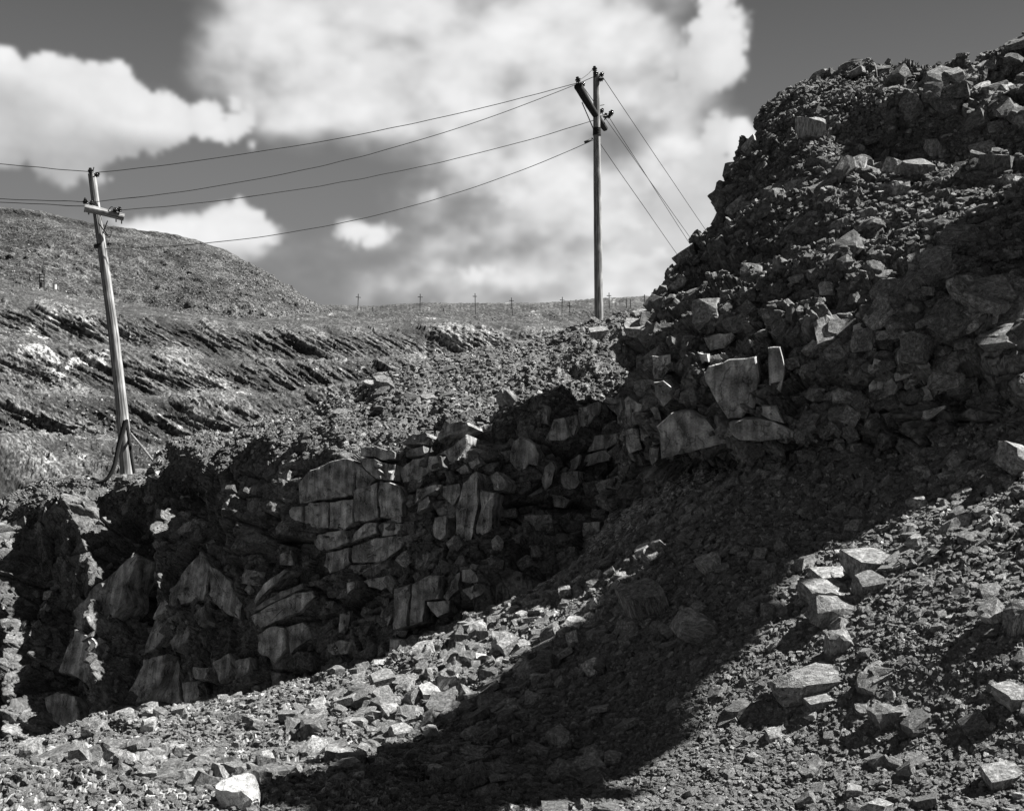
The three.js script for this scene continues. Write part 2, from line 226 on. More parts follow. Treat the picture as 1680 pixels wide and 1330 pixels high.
// the crown of the knoll, then its far side
const crown = [[1450, 270, 29], [1366, 172, 27.8], [1350, 150, 27.1], [1410, 116, 26.8], [1480, 100, 25.8], [1565, 102, 24.4], [1660, 78, 23.4], [1850, 30, 22], [2300, -40, 20]];
Kctrl.push(crown.map((a) => P(...a)), crown.map(([a, b, c]) => P(a + 40, b + 110, c + 1.6)), crown.map(([a, b, c]) => { const q = P(a + 60, b, c + 5); q.y -= 9; return q; }));
const chute = (p) => smoothstep(fbm(p.x * 0.55 + 4, p.y * 0.3, p.z * 0.4, 3, 508), 0.5, 0.6);
const Kface = (p, n, u, v, out) => {
  vv.copy(p).applyMatrix3(bedK);
  // lower storeys are jointed rock, the upper slope is heaped and broken
  const rubble = smoothstep(v + 1.6 * (fbm(p.x * 0.35, p.y * 0.35, p.z * 0.35, 3, 8) - 0.5), 4.2, 5.6);
  let d = (fbm(p.x * 0.3, p.y * 0.3, p.z * 0.3, 3, 61) - 0.5) * 1.2; const calm = 1 - 0.85 * rubble * chute(p);
  facet(vv.x / 1.15, vv.y / 0.72, vv.z / 1.15, 31, 0.75); const a = W.id; d += calm * W.h * lerp(0.5, 0.32, rubble) - lerp(0.2, 0.05, rubble) * (1 - smoothstep(W.e, 0, 0.09));
  facet(vv.x / 0.46, vv.y / 0.27, vv.z / 0.46, 37, 0.85); const b = W.id; d += calm * W.h * 0.26 - 0.06 * (1 - smoothstep(W.e, 0, 0.12));
  facet(vv.x / 0.16, vv.y / 0.1, vv.z / 0.16, 43, 0.9); d += W.h * 0.08;
  // undercut below the cap and at the foot
  d -= 0.9 * Math.exp(-(((v - 7.55) / 0.5) ** 2)) * smoothstep(u, 2.5, 4.5);
  out.addScaledVector(n, d);
  return 0.56 + (a - 0.5) * 0.24 + (b - 0.5) * 0.3 + (fbm(p.x, p.y, p.z, 4, 3) - 0.5) * 0.35;
};
const knoll = sheet(Kctrl, [20, 16, 60, 110, 110, 110, 70, 16], [30, 60, 60, 60, 50, 55, 60, 55, 50, 40, 14, 8], Kface, true);

// ---- rock face in the middle distance with the bench of broken rock above it
const BC = [-260, -60, 60, 208, 320, 480, 640, 800, 940, 1060, 1240, 1500];
const Brow = {
  deep: [[1500, 27], [1500, 25.5], [1500, 24.5], [1450, 24], [1400, 23.4], [1300, 23.2], [1230, 22.6], [1150, 22], [1080, 21.4], [1000, 20], [1000, 20.5], [1000, 22]],
  toe: [[1260, 28], [1250, 26.5], [1250, 25.6], [1220, 25], [1190, 24.6], [1140, 24], [1085, 23.2], [1010, 22.6], [950, 22], [900, 20.7], [900, 21.5], [900, 23]],
  mid: [[1060, 30.5], [1050, 29.4], [1030, 28.3], [1010, 27.6], [990, 26.7], [950, 25.3], [900, 24.2], [880, 23.8], [840, 23.4], [800, 23], [760, 24], [760, 26]],
  crest: [[910, 33], [880, 31.6], [842, 31.2], [815, 31], [785, 29.5], [757, 26.8], [722, 25.2], [702, 25], [678, 25.2], [640, 26.5], [600, 28], [600, 30]],
  half: [[892, 33.6], [862, 32.6], [824, 32.4], [799, 32.2], [762, 31.4], [722, 29.4], [672, 28.6], [640, 29.4], [612, 30.8], [576, 32.6], [550, 35], [550, 38]],
  sky: [[885, 34.5], [852, 33.8], [814, 33.6], [786, 33.4], [743, 33.2], [686, 32.8], [622, 33], [578, 35.5], [547, 38.5], [514, 40.8], [496, 43], [490, 47]],
  far: [[900, 37], [868, 36], [830, 35.6], [800, 35.4], [765, 35.6], [710, 36], [650, 37], [600, 40], [562, 43.5], [532, 46], [512, 48], [500, 54]],
  back: [[1100, 48], [1100, 47], [1050, 46], [1000, 46], [960, 47], [900, 48], [820, 50], [750, 54], [700, 58], [680, 62], [660, 66], [640, 74]]
};
const Bctrl = ['deep', 'toe', 'mid', 'crest', 'half', 'sky', 'far', 'back'].map((k) => BC.map((px, i) => P(px, ...Brow[k][i])));
const mid = sheet(Bctrl, [30, 75, 85, 70, 90, 95, 95, 85, 70, 30, 10], [16, 100, 130, 60, 70, 16, 6], (p, n, u, v, out) => {
  vv.copy(p).applyMatrix3(bedB);
  const face = 1 - smoothstep(v + 0.5 * (fbm(p.x * 0.5, p.y * 0.5, p.z * 0.5, 3, 18) - 0.5), 2.85, 3.15);     // jointed face below, loose bench above
  const left = 1 - smoothstep(u, 3.6, 4.9);                                                              // toward the left the face runs out in steep streaked ribs
  let d = face * (fbm(p.x * 0.22, p.y * 0.22, p.z * 0.22, 3, 29) - 0.5) * 2.2;
  const ribq = vv.x * 0.34 + vv.y * 0.24 + 0.5 * fbm(p.x * 0.3, p.y * 0.3, p.z * 0.3, 2, 88), rt = ribq - Math.floor(ribq);
  d += face * left * ((Math.abs(rt - 0.5) * 2) * 1.4 - 0.9);
  facet(vv.x / lerp(2.1, 1.3, left), vv.y / lerp(0.95, 1.3, left), vv.z / 2.0, 51, 0.5); const a = W.id; d += face * (W.h * 0.5 - 0.25 * (1 - smoothstep(W.e, 0, 0.06)));
  facet(vv.x / lerp(0.8, 0.5, left), vv.y / lerp(0.42, 0.55, left), vv.z / 0.8, 57, 0.7); const b = W.id; d += face * (W.h * 0.26 - 0.1 * (1 - smoothstep(W.e, 0, 0.07)));
  facet(vv.x / 0.28, vv.y / 0.17, vv.z / 0.28, 63, 0.9); d += W.h * 0.08;
  const loose = 1 - face; d += loose * ((fbm(p.x * 0.55 + p.z * 0.2, p.y * 0.5, p.z * 0.3, 4, 97) - 0.5) * 2.6 + (fbm(p.x * 1.7, p.y * 1.5, p.z * 1.1, 3, 98) - 0.5) * 0.9);
  if (v > 4) d *= lerp(1, 0.35, smoothstep(v, 4, 5));
  out.addScaledVector(n, d);
  return 0.56 + (a - 0.5) * 0.2 * face + (b - 0.5) * 0.24 + (fbm(p.x * 0.8, p.y * 0.8, p.z * 0.8, 4, 3) - 0.5) * 0.35;
}, true);

// ---- far side of the pit: benches of dipping rock, and the old spoil hill above them
const FC = [-500, -80, 60, 200, 340, 480, 620, 760, 900, 1050, 1250, 1800];
const flat = (y, d) => CY - y * FP / d;                        // bearing of a level ledge at height y
const Fr = [
  FC.map((px) => [px, 980, 225]),
  FC.map((px, i) => [px, 742 - Math.max(0, i - 4) * 7, 235 + i * 16]),
  FC.map((px, i) => [px, 731 - Math.max(0, i - 4) * 8, 266 + i * 17]),
  FC.map((px, i) => [px, [640, 645, 652, 656, 660, 652, 634, 622, 610, 600, 590, 580][i], 275 + i * 18]),
  FC.map((px, i) => [px, [632, 637, 644, 648, 652, 646, 628, 614, 604, 594, 584, 574][i], 308 + i * 19]),
  FC.map((px, i) => [px, [555, 560, 566, 580, 592, 598, 592, 588, 590, 586, 578, 570][i], 317 + i * 20]),
  FC.map((px, i) => [px, [545, 550, 556, 570, 582, 590, 586, 584, 586, 582, 574, 568][i], 356 + i * 21]),
  FC.map((px, i) => [px, [468, 482, 496, 514, 528, 536, 538, 532, 538, 540, 540, 540][i], 367 + i * 22]),
  FC.map((px, i) => [px, [462, 474, 487, 505, 520, 526, 522, 521, 527, 530, 532, 532][i], 440 + i * 22]),
  FC.map((px, i) => [px, [452, 466, 478, 494, 507, 512, 512, 509, 508, 502, 496, 490][i], 520 + i * 16]),
  FC.map((px, i) => [px, [455, 468, 480, 496, 509, 514, 514, 511, 510, 504, 498, 492][i], 640 + i * 12]),
  FC.map((px, i) => [px, 640, 1100])];
const pitwall = sheet(grid(FC, Fr), [14, 70, 100, 100, 100, 100, 100, 90, 90, 50, 14], [60, 10, 64, 8, 60, 10, 56, 14, 24, 6, 4], (p, n, u, v, out) => {
  vv.copy(p).applyMatrix3(bedF);
  const s = fract5(v), top = smoothstep(v, 7.0, 7.6); let d = (fbm(p.x * 0.012, p.y * 0.02, p.z * 0.012, 4, 14) - 0.5) * 9;
  // dipping beds: the harder ones stand out as ledges
  const bed = fbm(vv.x * 0.010, vv.y * 0.11, vv.z * 0.01, 4, 24), bed2 = fbm(vv.x * 0.022, vv.y * 0.42, vv.z * 0.02, 3, 34);
  const led = vv.y * 0.16 + 1.6 * fbm(vv.x * 0.012, vv.y * 0.02, vv.z * 0.01, 3, 94), lf = led - Math.floor(led), lh = h3(Math.floor(led), 3, 3, 8);
  const bs = smoothstep(fbm(vv.x * 0.006, vv.y * 0.15, vv.z * 0.006, 4, 124), 0.44, 0.56);
  d += (1 - top * 0.85) * ((bs - 0.5) * 1.5 + (bed - 0.5) * 2.4 + (bed2 - 0.5) * 1.6 + (smoothstep(lf, 0.05, 0.9) * (1 - smoothstep(lf, 0.92, 1))) * 1.2 * lh * smoothstep(fbm(vv.x * 0.02, vv.y * 0.05, 4, 3, 99), 0.4, 0.6));
  facet(vv.x / 13, vv.y / 1.5, vv.z / 9, 71, 0.8); d += W.h * 0.7 * (1 - top * 0.8); const a = W.id;
  facet(vv.x / 3.6, vv.y / 0.9, vv.z / 3.6, 73, 0.9); d += W.h * 0.45;
  const X0 = pxOf(p), cliff = smoothstep(X0, 640, 690) * (1 - smoothstep(X0, 930, 965)) * smoothstep(v, 5.2, 5.6) * (1 - smoothstep(v, 6.9, 7.1)); d += cliff * ((fbm(p.x * 0.33, p.y * 0.03, p.z * 0.05, 4, 55) - 0.5) * 3.2);
  // drill-hole grooves down the blasted faces
  const cell = p.x / 2.6 + 0.25 * fbm(p.x * 0.05, p.y * 0.05, 1, 2, 5), fr = cell - Math.floor(cell), on = smoothstep(fbm(Math.floor(cell) * 0.37, p.y * 0.06, p.z * 0.003, 2, 66), 0.54, 0.6);
  if (fr < 0.16) d -= 0.3 * s * on * (1 - top);
  out.addScaledVector(n, d);
  const pale = smoothstep(fbm(vv.x * 0.014, vv.y * 0.05, vv.z * 0.012, 5, 6) , 0.63, 0.69) * (1 - top);
  const X = pxOf(p), Y = pyOf(p);
  // two bleached outcrops and the pale wall at the right-hand end
  const oc = (x, y, rx, ry) => Math.exp(-(((X - x) / rx) ** 2) - (((Y - y) / ry) ** 2)), ns = fbm(p.x * 0.09, p.y * 0.12, p.z * 0.09, 4, 9);
  const bleach = smoothstep(oc(64, 580, 26, 13) + oc(130, 592, 30, 9) + 0.8 * oc(105, 610, 14, 10) + 0.7 * oc(30, 576, 12, 6) + 0.8 * oc(570, 602, 26, 12) + 0.7 * oc(520, 606, 30, 9) + 0.7 * oc(680, 590, 40, 10) + (ns - 0.5) * 2.6 + (fbm(p.x * 0.4, p.y * 0.5, p.z * 0.4, 3, 19) - 0.5) * 1.2, 0.6, 0.72);
  return clamp(0.36 + (1 - top) * ((bs - 0.5) * 0.3 + (bed - 0.5) * 0.9 + (bed2 - 0.5) * 0.45) + (a - 0.5) * 0.2 + (ns - 0.5) * 0.3 + pale * 0.22 + bleach * 1.1 + cliff * (0.34 + (fbm(p.x * 0.5, p.y * 0.04, 3, 3, 56) - 0.5) * 0.6), 0.12, 2.6);
});
function fract5(v) { const r = Math.floor(v), t = v - r; return [0, 2, 4, 6].includes(r) ? smoothstep(t, 0.0, 0.1) * (1 - smoothstep(t, 0.9, 1)) : 0; }
const DS = [[-500, 330], [-200, 338], [0, 350], [100, 361], [200, 378], [300, 392], [385, 412], [425, 432], [475, 468], [525, 494], [590, 514], [680, 530], [800, 545]];
const Dctrl = [DS.map(([px, py]) => P(px, Math.max(py + 12, [500, 500, 505, 515, 525, 532, 535, 536, 538, 540, 545, 550, 560][DS.findIndex((q) => q[0] === px)]), 545)),
  DS.map(([px, py], i) => P(px, lerp([500, 500, 505, 515, 525, 532, 535, 536, 538, 540, 545, 550, 560][i], py, 0.5), 590)), DS.map(([px, py]) => P(px, py + 8, 640)), DS.map(([px, py]) => P(px - 30, py + 26, 690)), DS.map(([px, py]) => P(px, 620, 1000))];
const spoil = sheet(Dctrl, [6, 30, 24, 24, 24, 24, 16, 16, 16, 18, 20, 10], [60, 60, 8, 4], (p, n, u, v, out) => {
  let d = (fbm(p.x * 0.03, p.y * 0.012, p.z * 0.02, 5, 7) - 0.5) * 12; facet(p.x / 7, p.y / 5, p.z / 7, 83, 0.8); d += W.h * 1.2; const a = W.id; facet(p.x / 2.6, p.y / 2.4, p.z / 2.6, 87, 0.8); d += W.h * 0.45;
  out.addScaledVector(n, v > 1.8 ? d * 0.5 : d);
  return clamp(0.42 + (a - 0.5) * 0.14 + (W.id - 0.5) * 0.3 + (fbm(p.x * 0.03, p.y * 0.05, p.z * 0.03, 5, 12) - 0.5) * 0.8, 0.15, 1.2);
});
function struct(name, S, m, label) { const o = mesh(name, S.geo, m); o.userData.kind = 'structure'; o.userData.label = label; return o; }
const oTalus = struct('talus_slope', talus, M.talus, 'slope of loose gravel and broken rock falling away to the left');
const oKnoll = struct('knoll_terrain', knoll, M.face, 'tall knoll of fractured rock rising on the right');
const oMid = struct('bench_terrain', mid, M.face, 'shadowed rock face with a bench of rubble above it');
const oFar = struct('pit_wall_terrain', pitwall, M.far, 'far stepped wall of the open pit with dipping beds');
const oSpoil = struct('spoil_hill', spoil, M.far, 'broad spoil heap of waste rock on the skyline');
// a crag just beyond the right edge of the photograph; its shadow lies across the slope
{ const rows = []; for (let j = 0; j <= 6; j++) { const t = j / 6, row = []; for (let i = 0; i <= 12; i++) { const a = i / 12 * Math.PI * 2, r = [0.6, 0.6, 0.55, 0.6, 0.74, 0.68, 0.02][j], lean = [-16.4, -16.4, -16.3, -15.7, -13.4, -11.9, -11.7][j], ys = [-1.5, 0.5, 2.8, 5.1, 6.9, 8.3, 8.9][j]; row.push(new THREE.Vector3(10.1 + Math.cos(a) * 1.45 * r, ys + 1.2, lean + Math.sin(a) * 1.6 * r)); } rows.push(row); }
  const c = sheet(rows, Array(12).fill(14), Array(6).fill(18), (p, n, u, v, out) => { facet(p.x / 0.8, p.y / 0.5, p.z / 0.8, 3, 0.8); let d = W.h * 0.8; const a = W.id; facet(p.x / 0.3, p.y / 0.2, p.z / 0.3, 5, 0.8); out.addScaledVector(n, -(d + W.h * 0.25)); return 0.56 + (a - 0.5) * 0.2 + (W.id - 0.5) * 0.3; });
  struct('crag_terrain', c, M.face, 'steep crag of the same rock beyond the right edge'); }
{ const g = new THREE.CircleGeometry(6000, 96); g.rotateX(-Math.PI / 2); const o = mesh('ground', g, M.ground); o.position.set(0, -42, -400); o.userData.kind = 'structure'; o.userData.label = 'dark pit floor reaching to the horizon'; }

// ---------------------------------------------------------------- stones: boxes clipped by planes, roughened
function clipRock(rand, sx, sy, sz, cuts, chip) {
  let faces = [[[-1, -1, -1], [-1, 1, -1], [1, 1, -1], [1, -1, -1]], [[-1, -1, 1], [1, -1, 1], [1, 1, 1], [-1, 1, 1]], [[-1, -1, -1], [1, -1, -1], [1, -1, 1], [-1, -1, 1]], [[-1, 1, -1], [-1, 1, 1], [1, 1, 1], [1, 1, -1]], [[-1, -1, -1], [-1, -1, 1], [-1, 1, 1], [-1, 1, -1]], [[1, -1, -1], [1, 1, -1], [1, 1, 1], [1, -1, 1]]].map((f) => f.map((v) => new THREE.Vector3(v[0] * sx / 2, v[1] * sy / 2, v[2] * sz / 2)));
  const skew = [(rand() - 0.5) * 0.5, (rand() - 0.5) * 0.3, (rand() - 0.5) * 0.4]; faces.forEach((f) => f.forEach((v) => { v.x += v.y * skew[0] + v.z * skew[2]; v.y += v.x * skew[1] * sy / sx; }));
  for (let c = 0; c < cuts; c++) {
    const n = new THREE.Vector3(rand() * 2 - 1, rand() * 2 - 1, rand() * 2 - 1).normalize(); n.set(n.x / sx, n.y / sy, n.z / sz).normalize();
    let top = -1e9; faces.forEach((f) => f.forEach((v) => { top = Math.max(top, v.dot(n)); })); const k = top * (1 - chip * (0.25 + 0.75 * rand())), nf = [], cap = [];
    for (const f of faces) { const o = []; for (let i = 0; i < f.length; i++) { const a = f[i], b = f[(i + 1) % f.length], da = a.dot(n) - k, db = b.dot(n) - k; if (da <= 0) o.push(a); if (da * db < 0) { const q = a.clone().lerp(b, da / (da - db)); o.push(q); cap.push(q); } } if (o.length > 2) nf.push(o); }
    if (cap.length > 2) { const m = new THREE.Vector3(); cap.forEach((v) => m.add(v)); m.divideScalar(cap.length); const e1 = cap[0].clone().sub(m).normalize(), e2 = n.clone().cross(e1), key = (v) => Math.atan2(v.clone().sub(m).dot(e2), v.clone().sub(m).dot(e1)); cap.sort((a, b) => key(a) - key(b)); const u = cap.filter((v, i) => v.distanceTo(cap[(i + 1) % cap.length]) > 1e-5); if (u.length > 2) nf.push(u); }
    faces = nf;
  }
  return faces;
}
function rockGeo(seed, sx, sy, sz, cuts, chip, sub, rough) {
  const rand = rng(seed), faces = clipRock(rand, sx, sy, sz, cuts, chip); let tris = [];
  for (const f of faces) { const n = new THREE.Vector3(); for (let i = 1; i < f.length - 1; i++) n.add(f[i].clone().sub(f[0]).cross(f[i + 1].clone().sub(f[0]))); n.normalize(); const m = f.reduce((a, b) => a.add(b), new THREE.Vector3()).divideScalar(f.length); if (sub && f.length > 4) for (let i = 0; i < f.length; i++) tris.push([m, f[i], f[(i + 1) % f.length]]); else for (let i = 1; i < f.length - 1; i++) tris.push([f[0], f[i], f[i + 1]]); }
  for (let s = 0; s < sub; s++) { const o = []; for (const [a, b, c] of tris) { const ab = a.clone().lerp(b, 0.5), bc = b.clone().lerp(c, 0.5), ca = c.clone().lerp(a, 0.5); o.push([a, ab, ca], [ab, b, bc], [ca, bc, c], [ab, bc, ca]); } tris = o; }
  const L = Math.max(sx, sy, sz), dis = (v) => { const q = v.clone().divideScalar(L), k = rough * L; q.multiplyScalar(2.6).addScalar(seed * 3.7); facet(q.x * 1.1, q.y * 1.9, q.z * 1.1, seed, 0.8); return v.clone().multiplyScalar(1 + k * 0.9 * W.h / L).add(new THREE.Vector3(vn(q.x * 2, q.y * 3, q.z * 2, 1) - 0.5, vn(q.x * 2, q.y * 3, q.z * 2, 2) - 0.5, vn(q.x * 2, q.y * 3, q.z * 2, 3) - 0.5).multiplyScalar(k)); };
  const pos = [], uv = [], ou = rand() * 9, ov = rand() * 9;
  for (const t of tris) { const [a, b, c] = rough ? t.map(dis) : t, n = b.clone().sub(a).cross(c.clone().sub(a)), ax = Math.abs(n.x), ay = Math.abs(n.y), az = Math.abs(n.z); for (const v of [a, b, c]) { pos.push(v.x, v.y, v.z); ax > ay && ax > az ? uv.push(v.y + ou, v.z + ov) : ay > az ? uv.push(v.z + ov, v.x + ou) : uv.push(v.x + ov, v.y + ou); } }
  const g = new THREE.BufferGeometry(); g.setAttribute('position', new THREE.Float32BufferAttribute(pos, 3)); g.setAttribute('uv', new THREE.Float32BufferAttribute(uv, 2)); g.computeVertexNormals();
  // outward faces
  const p = g.attributes.position.array, nn = g.attributes.normal.array; let sgn = 0; for (let i = 0; i < p.length; i += 9) sgn += p[i] * nn[i] + p[i + 1] * nn[i + 1] + p[i + 2] * nn[i + 2];
  return g;
}
// unit stones (longest side about 1)
const chips = Array.from({ length: 14 }, (_, i) => { const r = rng(900 + i); return rockGeo(300 + i, 1, 0.34 + r() * 0.4, 0.6 + r() * 0.35, 7, 0.42, 0, 0); });
const stones = Array.from({ length: 14 }, (_, i) => { const r = rng(700 + i); return rockGeo(100 + i, 1, 0.32 + r() * 0.42, 0.6 + r() * 0.35, 8, 0.4, 1, 0.05); });
const slabs = Array.from({ length: 10 }, (_, i) => { const r = rng(500 + i); return rockGeo(200 + i, 1, 0.75 + r() * 0.25, 0.5 + r() * 0.25, 9, 0.34, 2, 0.03); });

// orientation: the stone's y axis near the normal, turned at random
const qa = new THREE.Quaternion(), qb = new THREE.Quaternion(), Y = new THREE.Vector3(0, 1, 0);
function settle(rand, n, tiltAmount) { const t = n.clone().add(new THREE.Vector3(rand() - 0.5, rand() - 0.5, rand() - 0.5).multiplyScalar(tiltAmount)).normalize(); return new THREE.Quaternion().setFromUnitVectors(Y, t).multiply(new THREE.Quaternion().setFromAxisAngle(Y, rand() * 6.283)); }

const loose = [];                                              // every loose stone: {p, q, s, k(variant), tone, zone}
function scatter(S, seed, n, u0, u1, v0, v1, dens, smin, smax, pow, zone, flatness = 0.9) {
  const rand = rng(seed), p = new THREE.Vector3(), nn = new THREE.Vector3();
  for (let i = 0; i < n; i++) {
    const u = lerp(u0, u1, rand()), v = lerp(v0, v1, rand()), w = rand(), sz = rand(), k = Math.floor(rand() * 14), tn = rand(); S.at(u, v, p, nn); const d = dens(p, u, v); if (w > d) continue;
    if (-p.z < 2.5) continue; const X = pxOf(p), Yp = pyOf(p); if (X < -160 || X > 1840 || Yp < -120 || Yp > 1480) continue;
    let s = smin * Math.pow(smax / smin, Math.pow(sz, pow)); const q = settle(rand, nn, flatness), up = nn.clone().lerp(Y, 0.3);
    loose.push({ p: p.clone().addScaledVector(up, s * 0.12), q, s, sv: [1, 0.75 + rand() * 0.6, 0.8 + rand() * 0.4], k, tone: tn, zone, px: s / -p.z * FP, X, Yp });
  }
}
const patch = (p, f, s, a, b) => smoothstep(fbm(p.x * f, p.y * f, p.z * f, 3, s), a, b);
// talus: gravel everywhere, coarser where it gathers
scatter(talus, 1, 60000, 6, 14.2, 2, 3.2, () => 1, 0.016, 0.06, 1.5, 'talus');
scatter(talus, 11, 40000, 6, 14.2, 3, 4.8, () => 1, 0.025, 0.09, 1.5, 'talus');
scatter(talus, 2, 22000, 6, 14.2, 2, 5, (p, u, v) => 0.04 + patch(p, 0.7, 5, 0.46, 0.7) * lerp(0.06, 1, smoothstep(v, 3.0, 3.8)), 0.04, 0.24, 3.4, 'talus');
scatter(talus, 3, 4200, 0.5, 8.4, 2.2, 5, (p) => 0.1 + patch(p, 0.6, 6, 0.4, 0.62), 0.06, 0.34, 2.6, 'heap');
scatter(talus, 4, 60000, 0.5, 8.6, 2, 5, () => 1, 0.016, 0.08, 1.7, 'heap');
// knoll: heaped stones, more toward the top
scatter(knoll, 5, 90000, 1.2, 7.4, 4.0, 10.4, (p) => 0.4 + patch(p, 0.45, 9, 0.35, 0.6), 0.022, 0.14, 1.9, 'knoll', 1.1);
scatter(knoll, 6, 5600, 1.2, 7.4, 2.4, 10.3, (p) => patch(p, 0.5, 10, 0.35, 0.62) * (1 - 0.93 * chute(p)), 0.09, 0.55, 3.0, 'knoll', 1.2);
scatter(knoll, 7, 14000, 1.2, 7.4, 0.4, 4.4, (p, u, v) => 0.7 * patch(p, 0.6, 12, 0.4, 0.6), 0.04, 0.26, 1.9, 'knoll', 1.2);
// bench above the middle face
scatter(mid, 8, 80000, 1, 10, 2.95, 5.3, (p) => 0.5 + patch(p, 0.5, 13, 0.3, 0.6), 0.035, 0.15, 1.7, 'bench', 1.1);
scatter(mid, 9, 3600, 1, 10, 2.9, 5.2, (p) => patch(p, 0.4, 14, 0.35, 0.65), 0.1, 0.42, 3.0, 'bench', 1.1);
scatter(mid, 10, 9000, 1, 9.5, 0.6, 2.9, (p) => 0.5 * patch(p, 0.5, 15, 0.45, 0.6), 0.06, 0.36, 1.9, 'ledge', 1.2);
const toneOf = (t) => 0.055 + 0.16 * t * t + (t > 0.93 ? 0.18 : 0);

// ---------------------------------------------------------------- the stones that can be picked out one by one
const wantBig = loose.filter((o) => o.X > -20 && o.X < 1700 && o.Yp > 20 && o.Yp < 1345 && o.px > 12).sort((a, b) => b.px - a.px).slice(0, 240);
const singled = new Set(wantBig);
const toneWord = ['dark', 'grey', 'light grey', 'pale'];
const zoneLabel = (o, ti) => {
  const t = toneWord[ti], col = o.X < 180 ? 0 : o.X < 360 ? 1 : o.X < 560 ? 2 : 3;
  if (o.zone === 'heap') { const low = o.Yp > 1265; const w = low ? ['by the lower left corner', 'low on the left of the heap', 'around the white bottom boulder', 'along the bottom of the sunlit strip'][col] : ['at the left end of the heap crest', 'below the highest heap crest', 'where the heap meets the strip', 'in the sunlit strip under the face'][col]; return [t + ' broken rock ' + w, 'rocks of the sunlit rubble heap']; }
  if (o.zone === 'knoll') { const h = o.Yp < 180 ? 'crown' : o.Yp < 330 ? 'upper slope' : o.Yp < 500 ? 'middle slope' : 'lower wall'; return [t + ' angular rock lodged on the ' + h + ' of the knoll, ' + (o.X < 1280 ? 'outer left edge' : o.X < 1480 ? 'middle' : 'right side'), 'rocks lodged on the knoll']; }
  if (o.zone === 'talus') return [t + ' angular rock on the gravel slope, ' + (o.Yp > 1100 ? 'bottom right foreground' : o.X > 1350 ? 'beside the slab stack' : 'in the shade below the knoll'), 'rocks lying on the foreground gravel'];
  if (o.zone === 'bench') return [t + ' loose rock on the rubble bench, ' + (o.X > 820 ? 'nearer the tall pole' : 'nearer the leaning pole'), 'rocks on the rubble bench'];
  return [t + ' small rock caught on a ledge of the shadowed face', 'rocks caught on the shadowed face'];
};
for (const o of wantBig) {
  const ti = Math.min(3, Math.floor(o.tone * o.tone * 4.2)), [lab, grp] = zoneLabel(o, ti), m = mesh(numbered('rock'), stones[o.k], M.loose[ti]);
  m.position.copy(o.p); m.quaternion.copy(o.q); m.scale.set(o.s * o.sv[0], o.s * o.sv[1], o.s * o.sv[2]); tag(m, lab, 'rock', grp);
}
const mm = new THREE.Matrix4(), sc = new THREE.Vector3(), cc = new THREE.Color();
function heapOf(name, label, list, geos, z) {
  const g = group(name); tag(g, label, 'rubble', null, 'stuff');
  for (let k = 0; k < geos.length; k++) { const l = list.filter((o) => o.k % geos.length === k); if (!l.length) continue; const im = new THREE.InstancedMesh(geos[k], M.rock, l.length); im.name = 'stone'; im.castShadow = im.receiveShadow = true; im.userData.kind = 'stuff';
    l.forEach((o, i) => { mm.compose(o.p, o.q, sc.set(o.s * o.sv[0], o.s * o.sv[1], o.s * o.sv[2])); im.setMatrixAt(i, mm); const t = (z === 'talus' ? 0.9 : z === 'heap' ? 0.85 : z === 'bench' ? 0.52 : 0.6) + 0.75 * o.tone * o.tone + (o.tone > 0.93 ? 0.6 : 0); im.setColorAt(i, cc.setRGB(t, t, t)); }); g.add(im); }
}
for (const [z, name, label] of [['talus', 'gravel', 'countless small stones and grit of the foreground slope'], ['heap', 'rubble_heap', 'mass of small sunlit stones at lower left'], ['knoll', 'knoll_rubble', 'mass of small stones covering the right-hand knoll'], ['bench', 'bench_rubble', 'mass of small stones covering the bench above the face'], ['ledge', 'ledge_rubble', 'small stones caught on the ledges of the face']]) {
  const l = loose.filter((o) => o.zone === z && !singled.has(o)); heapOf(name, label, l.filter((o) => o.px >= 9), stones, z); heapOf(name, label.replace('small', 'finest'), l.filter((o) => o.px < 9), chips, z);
}
// far spoil speckle
{ const keep = loose.length; loose.length = 0; scatter(spoil, 21, 26000, 0.8, 11, 0.05, 2, (p) => 0.2 + patch(p, 0.012, 5, 0.35, 0.65), 0.22, 1.1, 2.4, 'spoil', 1.2); heapOf('spoil_boulders', 'countless boulders strewn over the far spoil heap', loose, chips);
  loose.length = 0; scatter(pitwall, 22, 14000, 0.8, 10, 0.5, 9, (p) => patch(p, 0.02, 8, 0.4, 0.65), 0.2, 1.0, 2.2, 'far', 1.2); heapOf('pit_wall_boulders', 'countless boulders strewn over the far pit benches', loose, chips); }

